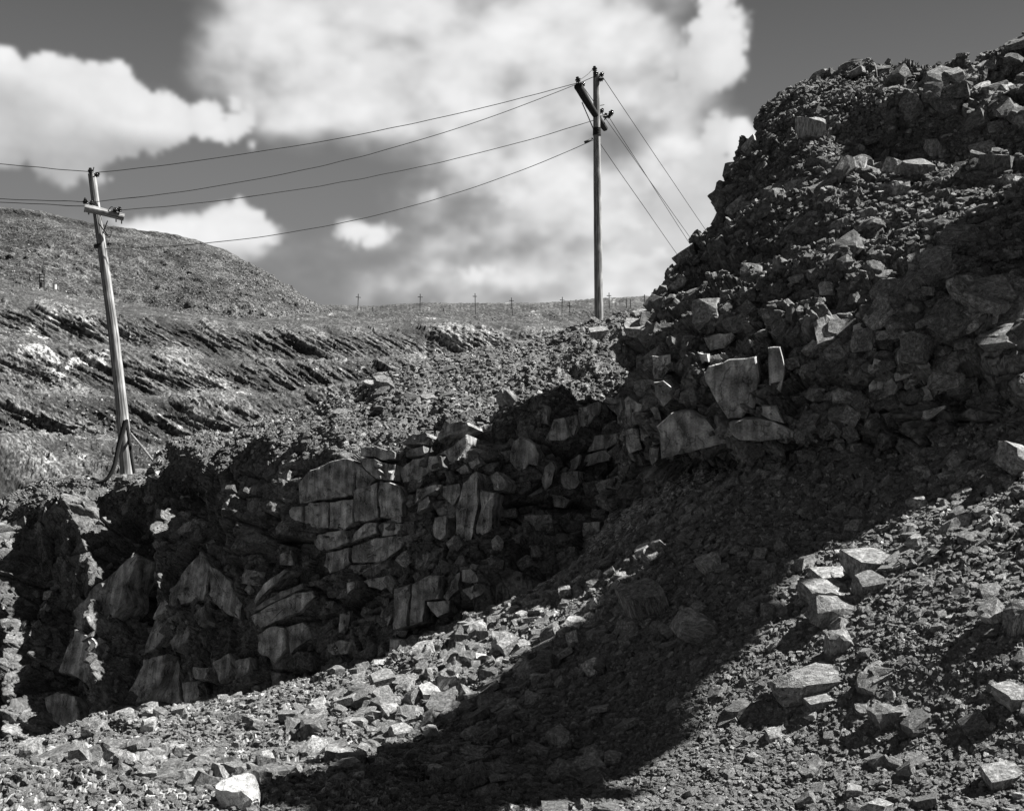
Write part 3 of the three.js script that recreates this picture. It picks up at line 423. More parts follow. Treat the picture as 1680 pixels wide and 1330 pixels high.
// ---------------------------------------------------------------- blocks of the rock faces, each its own piece
const slabQ = (n, roll, twist = 0, pitch = 0) => { const up = new THREE.Vector3(0, 1, 0), z = n.clone(); const x = up.clone().cross(z).normalize(), y = z.clone().cross(x); const q = new THREE.Quaternion().setFromRotationMatrix(new THREE.Matrix4().makeBasis(x, y, z)); return q.multiply(new THREE.Quaternion().setFromEuler(new THREE.Euler(pitch, twist, roll))); };
const slabN = new THREE.Vector3(), ray = new THREE.Vector3();
function slabGeo(poly, n, c, thick, seed) {                     // a traced outline on the plane n.p = c, with bevelled rough front and real depth
  const r = rng(seed), onPlane = (x, y) => { ray.copy(P(x, y, 1)); return ray.clone().multiplyScalar(c / ray.dot(n)); };
  const rim = []; poly.forEach((a, i) => { const b = poly[(i + 1) % poly.length], A = onPlane(...a), B = onPlane(...b), k = Math.max(2, Math.round(A.distanceTo(B) / 0.13)); for (let j = 0; j < k; j++) { const q = A.clone().lerp(B, j / k); q.x += (r() - 0.5) * 0.035; q.y += (r() - 0.5) * 0.035; rim.push(q); } });
  const m = rim.reduce((a, b) => a.add(b), new THREE.Vector3()).divideScalar(rim.length), R = Math.max(...rim.map((q) => q.distanceTo(m)));
  const tilt = new THREE.Vector3((r() - 0.5) * 0.16, (r() - 0.5) * 0.16, 0), bev = Math.min(0.04, 0.035 / R);
  const rings = [[1, -thick], [1.0, -0.03 - r() * 0.02], [1 - bev, 0], [0.78, 0], [0.56, 0], [0.34, 0], [0.14, 0]].map(([k, o], ri) => rim.map((q) => { const p = m.clone().lerp(q, k); let d = o; if (ri > 0) { facet(p.x * 1.9 + seed, p.y * 1.3, p.z * 1.9, seed, 0.8); d += W.h * 0.07 + (fbm(p.x * 4 + seed, p.y * 2, p.z * 4, 3, 3) - 0.5) * 0.05 + tilt.x * (p.x - m.x) + tilt.y * (p.y - m.y); } return p.addScaledVector(n, d); }));
  const cen = m.clone().addScaledVector(n, 0.02), pos = [], uv = [], ou = r() * 9, ov = r() * 9, tri = (a, b, d) => { const fn = b.clone().sub(a).cross(d.clone().sub(a)), side = Math.abs(fn.x) > Math.abs(fn.z) && Math.abs(fn.x) > Math.abs(fn.y), topf = Math.abs(fn.y) > Math.abs(fn.z) && !side; for (const v of [a, b, d]) { pos.push(v.x, v.y, v.z); uv.push((side ? v.z : v.x) + ou, (topf ? v.z : v.y) + ov); } };
  const N = rim.length; for (let k = 0; k < rings.length - 1; k++) for (let i = 0; i < N; i++) { const j = (i + 1) % N, a = rings[k][i], b = rings[k][j], d = rings[k + 1][i], e = rings[k + 1][j]; if ((i + k) & 1) { tri(a, d, b); tri(b, d, e); } else { tri(a, d, e); tri(a, e, b); } }
  for (let i = 0; i < N; i++) tri(rings[6][i], cen, rings[6][(i + 1) % N]);
  for (const l of pos.keys()) pos[l] -= m.getComponent(l % 3);
  const g = new THREE.BufferGeometry(); g.setAttribute('position', new THREE.Float32BufferAttribute(pos, 3)); g.setAttribute('uv', new THREE.Float32BufferAttribute(uv, 2)); g.computeVertexNormals(); return { g, m };
}
function reach(S, poly, n, q) {                                  // how far the ground stands out along n behind an outline
  const xs = poly.map((a) => a[0]), ys = poly.map((a) => a[1]), x0 = Math.min(...xs), x1 = Math.max(...xs), y0 = Math.min(...ys), y1 = Math.max(...ys), v = [];
  for (let k = 0; k < S.nu * S.nv; k++) { const z = -S.pos[k * 3 + 2]; if (z < 5) continue; const X = CX + FP * S.pos[k * 3] / z, Yp = CY - FP * S.pos[k * 3 + 1] / z; if (X > x0 && X < x1 && Yp > y0 && Yp < y1) v.push(n.x * S.pos[k * 3] + n.y * S.pos[k * 3 + 1] - n.z * z); }
  v.sort((a, b) => a - b); return v.length ? v[Math.floor((v.length - 1) * q)] : null;
}
const outlines = [];
function wall(S, parent, polys, n, { together = true, q = 0.75, thick = 0.9, out = 0, name = 'rock_slab', jitter = 0.1 } = {}) {
  n = n.clone().normalize(); const cs = polys.map((p) => reach(S, p, n, q)), ok = cs.filter((c) => c !== null).sort((a, b) => a - b), common = ok[Math.floor(ok.length * 0.6)];
  polys.forEach((p, i) => { const seed = 1200 + outlines.length, r = rng(seed); outlines.push(p); const c = (together ? common : cs[i] ?? common) + out + (r() - 0.5) * jitter, { g, m } = slabGeo(p, n, c, thick, seed), o = mesh(name, g, M.slab[Math.floor(r() * 3.99)], parent); o.position.copy(m); });
}
const fB = new THREE.Vector3(-0.36, 0.2, 0.91).normalize(), fK = new THREE.Vector3(-0.45, 0.1, 0.88).normalize();
wall(mid, oMid, [[[490,793],[503,777],[539,757],[561,751],[578,753],[582,767],[578,812],[491,825]],[[583,760],[595,767],[614,786],[604,796],[583,803]],[[588,752],[614,753],[630,760],[648,762],[644,787],[618,787],[595,765]],[[591,733],[612,733],[613,749],[591,748]],[[614,731],[626,736],[649,741],[648,753],[628,755],[615,749]],[[499,830],[508,825],[539,824],[538,867],[506,867],[498,856]],[[541,824],[563,819],[580,818],[579,856],[563,869],[539,868]],[[580,803],[604,796],[621,791],[619,849],[602,854],[580,856]],[[622,790],[638,791],[655,797],[661,820],[660,846],[643,850],[621,849]],[[472,837],[479,832],[496,831],[496,856],[484,854],[472,846]],[[514,880],[539,872],[568,869],[572,890],[537,903],[520,902],[513,892]],[[576,891],[583,873],[604,856],[618,856],[616,873],[597,883]],[[628,858],[660,858],[662,875],[626,880]],[[644,844],[657,844],[660,856],[653,858],[643,854]],[[535,907],[571,898],[574,923],[566,935],[542,940],[532,928]],[[576,897],[614,883],[653,879],[674,880],[657,899],[628,921],[576,923]],[[566,928],[626,925],[638,928],[628,935],[576,945],[565,943]]], fB, { q: 0.86, out: 0.12 });
wall(mid, oMid, [[[657,769],[677,753],[720,747],[768,713],[766,726],[751,757],[693,779],[689,791],[660,791]],[[656,726],[677,712],[698,709],[701,716],[691,726],[660,729]],[[718,714],[730,695],[766,691],[770,697],[739,712],[720,724]],[[769,759],[784,750],[789,759],[775,771]],[[749,772],[766,762],[770,773],[756,777]],[[665,738],[693,731],[696,744],[665,749]]], fB, { q: 0.86, out: 0.1 });
wall(mid, oMid, [[[725,796],[754,792],[756,810],[742,830],[727,815]],[[758,793],[780,774],[786,784],[785,834],[778,858],[775,885],[758,892],[748,875],[749,834]],[[788,803],[814,808],[808,846],[807,868],[779,887],[781,861],[789,834]],[[802,781],[816,773],[829,789],[826,804],[809,803]],[[713,849],[730,846],[731,878],[720,886],[709,878]],[[684,803],[720,793],[715,803],[698,813],[684,825]],[[686,825],[703,813],[701,832],[684,842]]], fB, { q: 0.86, out: 0.15 });
wall(mid, oMid, [[[645,966],[673,956],[674,959],[669,1027],[645,1035]],[[676,959],[702,943],[720,945],[718,982],[697,985],[694,1021],[672,1027]],[[744,943],[756,938],[753,966],[736,985],[728,980]],[[758,935],[773,932],[785,948],[783,956],[760,955]],[[757,968],[781,959],[798,963],[796,972],[773,985]],[[700,987],[739,983],[736,1003],[718,1014],[702,995]],[[639,1048],[660,1048],[671,1061],[645,1084],[639,1071]],[[665,1048],[676,1040],[685,1048],[672,1059]]], fB, { q: 0.9, out: 0.2 });
wall(mid, oMid, [[[423,1042],[445,1027],[466,1029],[468,1063],[451,1087],[423,1069]],[[470,1029],[495,1021],[506,1027],[511,1048],[490,1058],[474,1074]],[[410,1011],[445,990],[485,972],[511,969],[518,977],[490,1003],[445,1021],[422,1035]],[[411,1000],[459,970],[493,957],[495,964],[461,981],[414,1007]],[[432,959],[466,932],[472,935],[440,966],[417,993],[417,980]],[[558,1006],[574,1003],[574,1027],[563,1040],[557,1037]],[[537,1058],[561,1050],[578,1053],[571,1071],[548,1076],[537,1069]],[[566,956],[582,951],[582,964],[569,974]],[[595,953],[637,943],[642,961],[626,968],[603,961]],[[459,911],[480,901],[480,927],[461,927]]], new THREE.Vector3(-0.3, 0.25, 0.92), { together: false, q: 0.85, out: 0.1 });
wall(mid, oMid, [[[120,1002],[164,958],[221,907],[227,911],[205,958],[202,989],[177,1021],[158,1046],[120,1027]],[[95,1103],[111,1059],[120,1031],[155,1049],[161,1084],[155,1132],[120,1106]],[[73,1144],[95,1135],[123,1141],[126,1179],[104,1195],[79,1179]],[[281,967],[306,926],[328,904],[341,926],[335,983],[284,996],[253,1015],[262,993]],[[344,926],[363,939],[379,958],[395,989],[392,1015],[369,1005],[341,983]],[[243,1043],[253,1018],[281,999],[278,1034],[259,1059],[234,1075]],[[202,1150],[221,1116],[234,1081],[275,1072],[262,1116],[240,1147],[205,1163]],[[262,1119],[294,1081],[294,1150],[272,1157],[246,1154]],[[295,1119],[325,1116],[328,1144],[300,1157]],[[350,1087],[376,1072],[382,1103],[357,1119]],[[385,1084],[407,1075],[407,1103],[385,1116]],[[316,1094],[344,1094],[335,1113],[319,1113]],[[278,1053],[303,1021],[313,1021],[309,1049],[284,1068]],[[316,1008],[335,993],[335,1015],[325,1027]]], new THREE.Vector3(-0.42, 0.42, 0.8), { together: false, q: 0.85, out: 0.1, name: 'rock_rib' });
wall(mid, oMid, [[[951,669],[982,659],[982,671],[960,706],[949,706]],[[988,657],[995,651],[1021,655],[1022,683],[1015,685]],[[908,688],[927,686],[933,706],[935,716],[925,722],[894,724]],[[929,685],[946,679],[947,698],[941,716],[933,702]],[[878,686],[886,667],[896,663],[897,683],[900,696],[892,696],[879,692]],[[841,726],[855,716],[878,729],[886,745],[882,763],[866,761],[859,772],[847,772],[835,757]],[[894,765],[906,755],[911,769],[904,794],[894,804],[889,788]],[[921,776],[949,772],[951,792],[945,802],[927,802],[919,792]],[[935,755],[951,745],[952,749],[947,769],[935,772]],[[970,729],[976,714],[1017,710],[1013,726],[994,737],[962,741]],[[962,745],[992,738],[1003,747],[999,755],[952,767]],[[995,741],[1013,729],[1033,755],[1019,755],[1005,749]],[[956,858],[984,855],[984,878],[956,880]],[[904,812],[921,814],[935,821],[925,833],[909,831]]], new THREE.Vector3(-0.25, 0.1, 0.96), { together: false, q: 0.85, out: 0.1 });
wall(knoll, oKnoll, [[[1024,655],[1031,651],[1042,658],[1054,665],[1054,690],[1035,700],[1024,696]],[[1027,704],[1046,702],[1054,737],[1033,745],[1027,729]],[[1050,700],[1064,700],[1064,729],[1052,722]],[[1066,733],[1081,737],[1081,753],[1068,765]],[[1078,698],[1101,677],[1131,673],[1160,689],[1196,725],[1168,734],[1126,742],[1099,748],[1084,753],[1082,727]],[[1154,614],[1160,599],[1185,593],[1211,588],[1240,586],[1244,626],[1242,668],[1217,685],[1194,687],[1177,660],[1162,637]],[[1195,694],[1219,688],[1248,686],[1284,698],[1305,711],[1305,719],[1263,723],[1215,724],[1200,711]],[[1261,569],[1280,569],[1288,601],[1280,643],[1263,635],[1259,595]],[[1249,666],[1272,664],[1286,694],[1265,689],[1249,679]],[[1072,628],[1088,624],[1109,647],[1088,668],[1074,647]],[[1065,668],[1080,668],[1084,687],[1074,689]],[[1156,553],[1202,544],[1206,551],[1189,572],[1164,576]],[[1145,580],[1162,580],[1162,593],[1152,595]],[[1069,584],[1101,582],[1103,599],[1088,622],[1072,620]],[[1069,734],[1082,732],[1080,753],[1069,765],[1065,748]]], new THREE.Vector3(-0.3, -0.05, 0.95), { together: false, q: 0.9, thick: 1.1, out: 0.2 });
wall(knoll, oKnoll, [[[1395,537],[1426,523],[1457,532],[1464,549],[1440,559],[1399,565],[1392,556]],[[1426,633],[1435,616],[1462,612],[1472,636],[1462,660],[1438,673],[1421,657]],[[1472,573],[1512,573],[1520,590],[1488,595],[1473,597]],[[1474,539],[1488,535],[1527,549],[1525,566],[1500,566],[1474,556]],[[1467,614],[1498,600],[1505,602],[1498,614],[1470,624]],[[1481,626],[1510,614],[1512,624],[1493,639],[1484,636]],[[1488,645],[1522,633],[1532,655],[1508,660],[1488,657]],[[1529,628],[1549,624],[1551,643],[1537,648]],[[1503,597],[1525,594],[1525,604],[1510,606]],[[1546,537],[1558,508],[1585,498],[1585,515],[1568,530],[1549,543]],[[1588,496],[1621,489],[1645,496],[1635,527],[1616,544],[1589,535]],[[1498,523],[1512,503],[1537,498],[1532,513],[1508,525]],[[1450,506],[1474,491],[1493,508],[1474,520],[1455,518]],[[1426,604],[1435,588],[1462,592],[1455,602],[1428,613]],[[1493,681],[1551,665],[1551,669],[1520,689]]], fK, { together: false, q: 0.85, thick: 0.7 });
// the rest of the knoll's and the face's jointed blocks, set into it
function fill(S, parent, seed, n, u0, u1, v0, v1, smin, smax, face) {
  const rand = rng(seed), p = new THREE.Vector3(), nn = new THREE.Vector3();
  for (let i = 0, c = 0; c < n && i < n * 20; i++) { const u = lerp(u0, u1, rand()), v = lerp(v0, v1, rand()); S.at(u, v, p, nn); const X = pxOf(p), Yp = pyOf(p), r0 = rand(), r1 = rand(), r2 = rand(), r3 = rand(), r4 = rand(); if (X < 0 || X > 1690 || Yp < 40 || Yp > 1320 || outlines.some((o) => { const xs = o.map((a) => a[0]), ys = o.map((a) => a[1]); return X > Math.min(...xs) - 4 && X < Math.max(...xs) + 4 && Yp > Math.min(...ys) - 4 && Yp < Math.max(...ys) + 4; })) continue; c++;
    const g = slabs[Math.floor(r0 * slabs.length)], m = mesh('rock_block', g, M.block[Math.floor(r1 * 3.3)], parent), n2 = face.clone().multiplyScalar(0.55).addScaledVector(nn, 0.6).normalize(), w = lerp(smin, smax, r2 * r2), h = w * lerp(0.5, 0.85, r3), t = w * 0.75;
    m.quaternion.copy(slabQ(n2, 0.15 + (r4 - 0.5) * 0.7, (r3 - 0.5) * 0.8, (r0 - 0.5) * 0.8)); m.scale.set(w, h, t); m.position.copy(p).addScaledVector(n2, -t * 0.16); }
}
fill(knoll, oKnoll, 71, 230, 2, 7, 1.6, 6.8, 0.12, 0.62, fK);
fill(mid, oMid, 72, 150, 3.4, 9, 1.2, 3.0, 0.15, 0.6, fB);

// ---------------------------------------------------------------- particular rocks on the slope
const knob = rockGeo(911, 1, 0.7, 0.8, 22, 0.3, 2, 0.07);
function boulder(S, x0, y0, x1, y1, tone, label, { g = 0, roll = 0, tilt = 0.3, sink = 0.2, geo: geo0 } = {}) {
  const f = S.find((x0 + x1) / 2, y1 - (y1 - y0) * 0.25), d = -f.p.z, w = (x1 - x0) / FP * d, h = (y1 - y0) / FP * d, geo = geo0 || stones[g % stones.length]; geo.boundingBox || geo.computeBoundingBox(); const bs = geo.boundingBox.getSize(new THREE.Vector3());
  const m = mesh(numbered('rock'), geo, tone > 3 ? M.white : M.loose[tone]); m.scale.set(w / bs.x, h / bs.y * 1.1, Math.min(Math.max(w, h), h * 2.4) * 0.8 / bs.z); m.rotation.set(tilt, 0.2, roll); m.position.copy(f.p); m.position.y += h * (0.5 - sink); tag(m, label, 'rock', 'single rocks on the slope'); return m;
}
boulder(talus, 356, 1284, 428, 1334, 4, 'white boulder at the very bottom of the rubble heap', { g: 1, geo: knob });
boulder(talus, 676, 1058, 716, 1092, 3, 'pale square block at the upper edge of the sunlit strip', { g: 2, roll: 0.15 });
boulder(talus, 731, 1070, 769, 1096, 2, 'grey wedge of rock just right of the pale square block', { g: 3, roll: 0.3 });
boulder(talus, 719, 1099, 756, 1134, 3, 'pale upright flake below the grey wedge in the strip', { g: 4, roll: -0.4 });
boulder(talus, 689, 1124, 726, 1150, 4, 'white rounded slab lying below the upright flake', { g: 5, roll: 0.1 });
boulder(talus, 776, 1074, 800, 1092, 4, 'small white flake at right of the sunlit strip', { g: 6, roll: -0.4 });
boulder(talus, 696, 1190, 722, 1216, 4, 'white chip on the edge of the long shadow', { g: 7, roll: 0.5 });
boulder(talus, 1387, 908, 1460, 952, 2, 'topmost slab of the stack on the gravel slope', { g: 8 });
boulder(talus, 1334, 938, 1402, 964, 3, 'thin pale slab second from top of the stack', { g: 9 });
boulder(talus, 1318, 958, 1388, 988, 2, 'wide slab with pale upper edge midway down the stack', { g: 10 });
boulder(talus, 1320, 982, 1394, 1028, 1, 'wedge-shaped slab under the stack, pointing right', { g: 11, roll: -0.35 });
boulder(talus, 1400, 944, 1448, 976, 1, 'dark squarish rock at the right of the stack', { g: 12 });
boulder(talus, 1354, 1038, 1396, 1078, 2, 'lumpy rock with sunlit top below the stack', { g: 13 });
boulder(talus, 1262, 1106, 1402, 1140, 1, 'long flat slab lying across the short shadow', { g: 0, roll: 0.02 });
boulder(talus, 1318, 1140, 1368, 1164, 2, 'flat rock just below the long flat slab', { g: 1 });
boulder(talus, 1256, 1198, 1286, 1214, 3, 'small pale rock at tip of the short shadow', { g: 2 });
boulder(talus, 1612, 992, 1656, 1036, 3, 'pale upright rock near right edge of the gravel slope', { g: 3, roll: 0.5 });
boulder(talus, 1650, 990, 1700, 1044, 1, 'dark rock cut by right edge beside a pale rock', { g: 4 });
boulder(talus, 1630, 1128, 1700, 1154, 2, 'flat ledge rock at right edge above its own shadow', { g: 5 });
boulder(talus, 1612, 1262, 1680, 1286, 2, 'flat rock near the bottom right corner', { g: 6 });
boulder(talus, 1430, 1160, 1478, 1192, 1, 'dark tilted rock alone on the gravel at right', { g: 7, roll: 0.4 });
boulder(talus, 1018, 962, 1088, 1022, 1, 'large dull slab in the deep shade below the knoll', { g: 8, roll: 0.3 });
boulder(talus, 1118, 1002, 1168, 1066, 2, 'tall rock half in sun at the end of the long shadow', { g: 9, roll: 1.1 });
boulder(talus, 1145, 914, 1184, 942, 3, 'bright lone rock in the shade below the knoll', { g: 10, roll: 0.4 });
boulder(talus, 230, 1178, 256, 1202, 4, 'white rock on the crest of the rubble heap', { g: 11 });
boulder(talus, 190, 1168, 220, 1192, 3, 'pale rock on the heap crest, left of white one', { g: 12 });
boulder(talus, 232, 1162, 254, 1180, 3, 'small grey rock on the heap crest skyline', { g: 13 });
boulder(talus, 284, 1158, 308, 1180, 3, 'pointed pale rock at the highest part of heap crest', { g: 1 });
boulder(talus, 32, 1216, 68, 1250, 3, 'pale rock at far left of the rubble heap', { g: 2 });
boulder(talus, 134, 1256, 172, 1284, 3, 'long pale rock leaning on the left of heap', { g: 3, roll: 0.3 });
boulder(talus, 430, 1234, 452, 1254, 4, 'round white stone in the middle of rubble heap', { g: 5 });
boulder(talus, 1652, 726, 1700, 790, 2, 'big pale rock at the right edge under the knoll', { g: 6, roll: 1.2 });
boulder(mid, 812, 640, 846, 668, 2, 'upright rock standing on the rubble bench', { g: 4, roll: 0.9 });
boulder(mid, 612, 618, 646, 640, 1, 'dark boulder on the left crest of the rubble bench', { g: 5 });
boulder(mid, 965, 540, 1000, 556, 2, 'broad flat rock at the foot of the tall pole', { g: 6 });
boulder(mid, 1035, 508, 1066, 522, 3, 'flat pale slab tilted on the crest beside knoll', { g: 7, roll: 0.3 });
boulder(knoll, 1310, 195, 1350, 232, 3, 'pale squarish rock high on the left of knoll', { g: 8 });
boulder(knoll, 1520, 230, 1546, 256, 3, 'pale rock on the upper ledge of the knoll', { g: 9 });
boulder(knoll, 1455, 266, 1500, 290, 3, 'bright slanting slab on the upper half of knoll', { g: 10, roll: -0.4 });
boulder(knoll, 1458, 298, 1492, 322, 3, 'bright rock just below the slanting slab', { g: 11 });

// ---------------------------------------------------------------- poles and wires
function log(pts, r0, r1, seg = 14) {                           // tapered round timber along points
  const c = new THREE.CatmullRomCurve3(pts), n = 28, g = new THREE.TubeGeometry(c, n, 1, seg, false), p = g.attributes.position, ctr = new THREE.Vector3(), v = new THREE.Vector3();
  for (let i = 0; i <= n; i++) { c.getPointAt(i / n, ctr); const R = lerp(r0, r1, i / n); for (let j = 0; j <= seg; j++) { const k = i * (seg + 1) + j; v.fromBufferAttribute(p, k).sub(ctr); const w = R * (1 + 0.05 * (vn(i * 0.9, (j % seg) * 0.8, 3, seg) - 0.5) + 0.09 * Math.max(0, vn(i * 1.7, (j % seg) * 1.1, 9, 4) - 0.8) * 5); v.multiplyScalar(w).add(ctr); p.setXYZ(k, v.x, v.y, v.z); } }
  const L = c.getLength(), uv = g.attributes.uv; for (let k = 0; k < uv.count; k++) uv.setXY(k, uv.getY(k), uv.getX(k) * L * 0.35); g.computeVertexNormals();
  const caps = [0, 1].map((t) => { c.getPointAt(t, ctr); const q = new THREE.CircleGeometry(lerp(r0, r1, t) * 0.99, seg), d = c.getTangentAt(t).multiplyScalar(t ? 1 : -1); q.applyQuaternion(new THREE.Quaternion().setFromUnitVectors(new THREE.Vector3(0, 0, 1), d)); q.translate(ctr.x, ctr.y, ctr.z); return q; });
  return mergeGeometries([g, ...caps]);
}
const rod = (a, b, r, s = 6) => { const d = b.clone().sub(a), g = new THREE.CylinderGeometry(r, r, d.length(), s); g.applyQuaternion(new THREE.Quaternion().setFromUnitVectors(Y, d.clone().normalize())); const m = a.clone().lerp(b, 0.5); g.translate(m.x, m.y, m.z); return g; };
const insG = new THREE.LatheGeometry([[0, 0.16], [0.045, 0.155], [0.055, 0.13], [0.04, 0.115], [0.045, 0.105], [0.085, 0.09], [0.09, 0.06], [0.06, 0.055], [0.055, 0.04], [0.078, 0.025], [0.08, 0], [0.05, -0.005], [0.02, -0.005], [0.02, -0.09], [0, -0.09]].map(([a, b]) => new THREE.Vector2(a, b)), 14);
function insulator(parent, p, tilt = [0, 0, 0], s = 1) { const o = mesh('insulator', insG, M.glaze, parent); o.position.copy(p); o.rotation.set(...tilt); o.scale.setScalar(s); return o; }
// leaning pole at left
{
  const g = group('utility_pole'); tag(g, 'leaning weathered timber pole with crossarm and bracing props at left', 'utility pole');
  const d = 33.3, shaft = mesh('shaft', log([P(209, 800, d), P(201, 690, d), P(187, 560, d), P(170, 430, d), P(158, 345, d), P(150, 285, d)], 0.205, 0.115, 18), M.pole, g);
  mesh('crossarm', log([P(138, 341, d - 0.5), P(170, 348, d - 0.28), P(203, 356.5, d - 0.05)], 0.125, 0.115), M.pole, g);
  mesh('brace', rod(P(176, 362, d - 0.12), P(168, 383, d - 0.15), 0.018), M.iron, g); mesh('brace', rod(P(161, 366, d - 0.2), P(176, 386, d - 0.15), 0.018), M.iron, g);
  mesh('loop_wire', new THREE.TubeGeometry(new THREE.CatmullRomCurve3([P(168, 380, d - 0.2), P(174, 386, d - 0.2), P(180, 388, d - 0.2), P(182, 382, d - 0.2), P(181, 377, d - 0.2)]), 20, 0.012, 5), M.iron, g);
  mesh('collar', log([P(162.5, 401, d), P(163.2, 406, d)], 0.175, 0.175), M.iron, g);
  for (const [x, y, t] of [[148.5, 283, [0, 0, 0.15]], [156, 288, [0, 0, -1.0]], [140, 334, [0, 0, 0.1]], [149.5, 337, [0, 0, 0]], [187, 348, [0, 0, -0.3]], [195, 347, [0, 0, -0.15]]]) insulator(g, P(x, y, d - 0.25), t, 0.95);
  for (const [x, y] of [[145, 352], [190, 364], [199, 367]]) mesh('bolt', rod(P(x, y - 6, d - 0.35), P(x, y, d - 0.35), 0.02), M.iron, g);
  mesh('tie_wire', new THREE.TubeGeometry(new THREE.CatmullRomCurve3([P(136, 333, d - .3), P(139, 324, d - .3), P(144, 331, d - .3)]), 10, 0.012, 5), M.wire, g);
  mesh('tie_wire', new THREE.TubeGeometry(new THREE.CatmullRomCurve3([P(176, 346, d - .3), P(183, 339, d - .3), P(190, 345, d - .3)]), 10, 0.012, 5), M.wire, g);
  mesh('tie_wire', rod(P(152, 281, d - .2), P(153.5, 274, d - .2), 0.015), M.wire, g);
  mesh('prop', log([P(206, 690, d - 0.25), P(195, 728, d - 0.35), P(184.5, 770, d - 0.5), P(171, 788, d - 0.6), P(150, 791, d - 0.7)], 0.085, 0.05), M.tar, g);
  mesh('splint', log([P(207, 688, d - 0.22), P(212.5, 730, d - 0.24), P(221.5, 790, d - 0.26)], 0.05, 0.05), M.tar, g);
  mesh('prop', log([P(214, 711, d), P(240, 742, d - 0.6), P(266, 776, d - 1.2)], 0.035, 0.035), M.pole, g);
}
// tall pole near the knoll
const rd = 39.2;
{
  const g = group('utility_pole'); tag(g, 'tall upright timber pole with steeply seen crossarm beside the knoll', 'utility pole');
  mesh('shaft', log([P(983, 548, rd), P(981.5, 440, rd), P(980, 300, rd), P(979, 200, rd), P(978.5, 119, rd)], 0.165, 0.12, 18), M.pole, g);
  mesh('crossarm', log([P(948.5, 141, rd - 1.4), P(970, 177, rd - 0.4), P(993, 211, rd + 0.75)], 0.155, 0.11), M.tar, g);
  mesh('brace', rod(P(955, 168, rd - 1.0), P(974, 212, rd - 0.1), 0.022), M.iron, g);
  mesh('collar', log([P(979.5, 210, rd), P(979.6, 222, rd)], 0.155, 0.155), M.tar, g);
  for (const [x, y, dz, t, s] of [[976, 116, 0, [0, 0, 0.1], 1.1], [977, 122, -.15, [0, 0, 0.1], 1], [985.5, 124, 0, [0, 0, -0.7], 1], [984, 131, -0.1, [0, 0, -1.2], 1], [949, 134, -1.4, [0, 0, 0.25], 1.15], [954.5, 141, -1.2, [0, 0, -0.6], 1], [986, 184, 0.1, [0, 0, -0.5], 1], [993, 193, 0.5, [0, 0, -0.2], 1.1], [1001.5, 188, 0.5, [0, 0, -0.4], 1.15], [997, 192, 0.6, [0, 0, -1.1], 0.9]]) insulator(g, P(x, y, rd + dz), t, s);
  mesh('bracket', rod(P(984, 173, rd), P(991, 171.5, rd + 0.2), 0.02), M.iron, g); mesh('bracket', rod(P(985, 190, rd), P(1000, 190, rd + 0.6), 0.025), M.iron, g);
  mesh('guy_clamp', log([P(959, 233.5, rd - 0.3), P(965, 231, rd - 0.3), P(972, 227, rd - 0.1)], 0.05, 0.03), M.iron, g);
  mesh('tie_wire', new THREE.TubeGeometry(new THREE.CatmullRomCurve3([P(953, 130, rd - 1.3), P(964, 122, rd - .7), P(972, 114, rd)]), 12, 0.012, 5), M.wire, g);
}
function wire(label, a, b, sag, grp) {
  const A = P(...a), Bq = P(...b), pts = []; for (let i = 0; i <= 24; i++) { const t = i / 24, p = A.clone().lerp(Bq, t); p.y -= sag * 4 * t * (1 - t); p.y += 0.012 * (vn(t * 22, a[1], 1) - 0.5) * 2; pts.push(p); }
  const o = mesh(numbered('overhead_wire'), new THREE.TubeGeometry(new THREE.CatmullRomCurve3(pts), 160, 0.0125, 5), M.wire); tag(o, label, 'wire', grp); return o;
}
const G1 = 'wires between the two poles', G2 = 'wires leaving the tall pole to the right', G3 = 'wires leaving the leaning pole to the left';
wire('highest of the wires between the leaning and tall poles', [158, 283, 33.1], [947, 136, rd - 1.4], 0.36, G1);
wire('second wire down between the leaning and tall poles', [152, 331, 33.1], [978, 124, rd - 0.1], 0.74, G1);
wire('third wire down between the poles, from crossarm end', [196, 345, 33.1], [984, 194, rd + 0.3], 0.5, G1);
wire('lowest wire between the poles, crossing before the spoil heap', [163, 408, 33.2], [976, 228, rd], 0.95, G1);
wire('uppermost wire running left out of the photo', [150, 282, 33.1], [-520, 215, 34], 0.05, G3);
wire('middle wire running left out of the photo', [141, 331, 33], [-520, 300, 34], 0.05, G3);
wire('lower wire running left out from the crossarm', [138, 338, 33], [-520, 300, 35.5], 0.05, G3);
wire('wire from the top of tall pole down behind knoll', [986, 122, rd], [1330, 622, 100], 0.2, G2);
wire('left one of the middle pair slanting down behind knoll', [998, 190, rd + 0.5], [1292, 640, 100], 0.2, G2);
wire('right one of the middle pair slanting down behind knoll', [954, 138, rd - 1.3], [1330, 655, 102], 0.25, G2);
wire('lowest wire slanting from tall pole to the knoll side', [983, 233, rd], [1270, 634, 96], 0.2, G2);

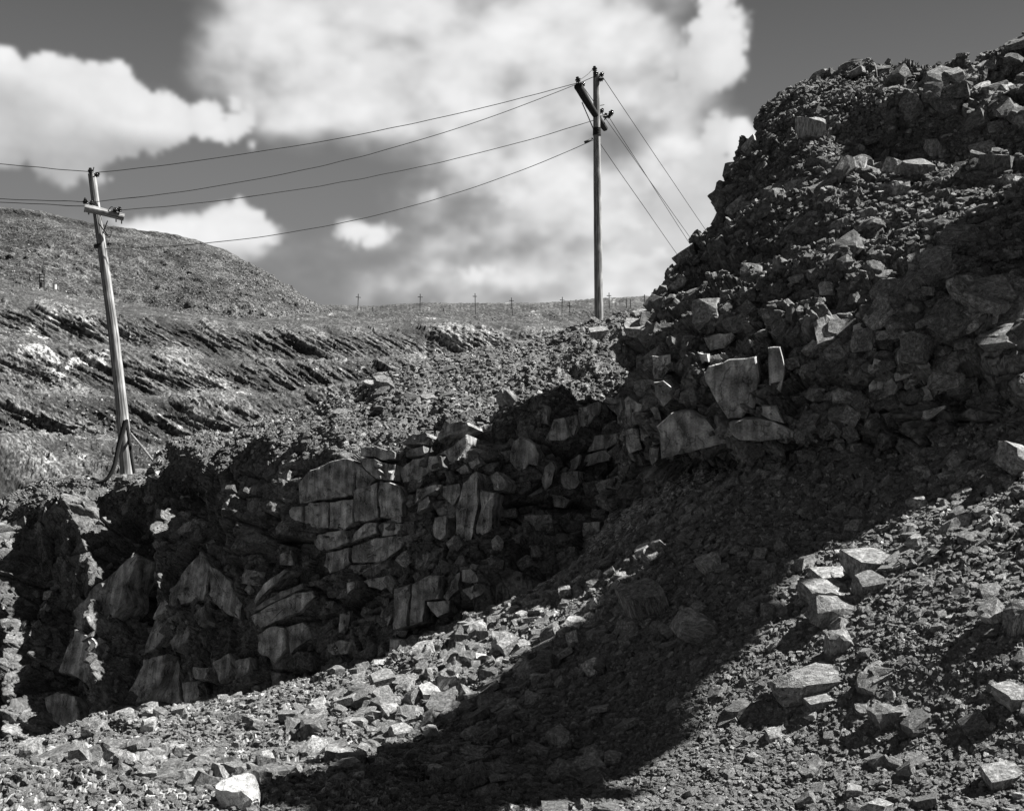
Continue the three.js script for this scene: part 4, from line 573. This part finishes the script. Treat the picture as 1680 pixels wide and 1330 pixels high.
// far poles along the rim of the pit
const ridgePoles = [[587, 482, 503, 1, 'leftmost tiny pole on the far rim, beside spoil heap'], [689, 482, 511, 1, 'second tiny pole from left on the far rim'], [780, 481, 511, 1, 'third tiny pole from left on the far rim'], [841, 488, 513, 1, 'tiny leaning pole under the heart-shaped cloud tip'], [922, 487, 510, 1, 'tiny pole on the rim left of the tall pole'], [1000, 480, 502, 1, 'tiny pole on the rim just right of the tall pole'], [1058, 483, 500, 0, 'tiny post on the rim close to knoll edge'], [727, 506, 513, 0, 'tiny stub on the rim between two poles'], [935, 496, 508, 1, 'tiny short pole beside a taller one on the rim'], [1028, 490, 501, 0, 'left one of two tiny posts on the rim'], [1035, 490, 501, 0, 'right one of two tiny posts on the rim']];
for (const [x, y0, y1, arm, label] of ridgePoles) {
  const d = 620, g = group('rim_pole'), lean = x === 841 ? -2 : ((x * 7) % 5 - 2) * 0.35; tag(g, label, 'utility pole', 'poles along the far rim');
  mesh('shaft', rod(P(x, y1 + 4, d), P(x + lean, y0, d), 0.26, 6), M.farpole, g); if (arm) mesh('crossarm', rod(P(x - 4 + lean * 0.8, y0 + 5, d), P(x + 3 + (x % 3) * 0.6 + lean * 0.8, y0 + 5 + (x % 4) * 0.3, d), 0.22, 5), M.farpole, g);
}
{ const d = 455, g = group('transformer_rack'); tag(g, 'small dark twin-post rack at foot of the spoil heap', 'rack');
  for (const x of [64.5, 72]) mesh('post', rod(P(x, 474, d), P(x, 448, d), 0.22, 6), M.farpole, g);
  for (const [y, x0, x1] of [[450, 59, 74], [455, 61, 73], [461, 64, 73], [464, 64, 73]]) mesh('crossbar', rod(P(x0, y, d), P(x1, y, d), 0.25, 5), M.farpole, g);
  mesh('tank', rod(P(68.3, 471, d), P(68.3, 463, d), 0.85, 10), M.farpole, g); }
{ const d = 455, g = group('storage_drum'); tag(g, 'small upright pale drum beside the twin-post rack', 'drum'); mesh('shell', rod(P(89, 474.5, d), P(89, 466, d), 0.85, 12), M.pale, g); mesh('lid', rod(P(89, 466, d), P(89, 465.4, d), 0.92, 12), M.farpole, g); }

shade(scene);
renderer.render(scene, camera);
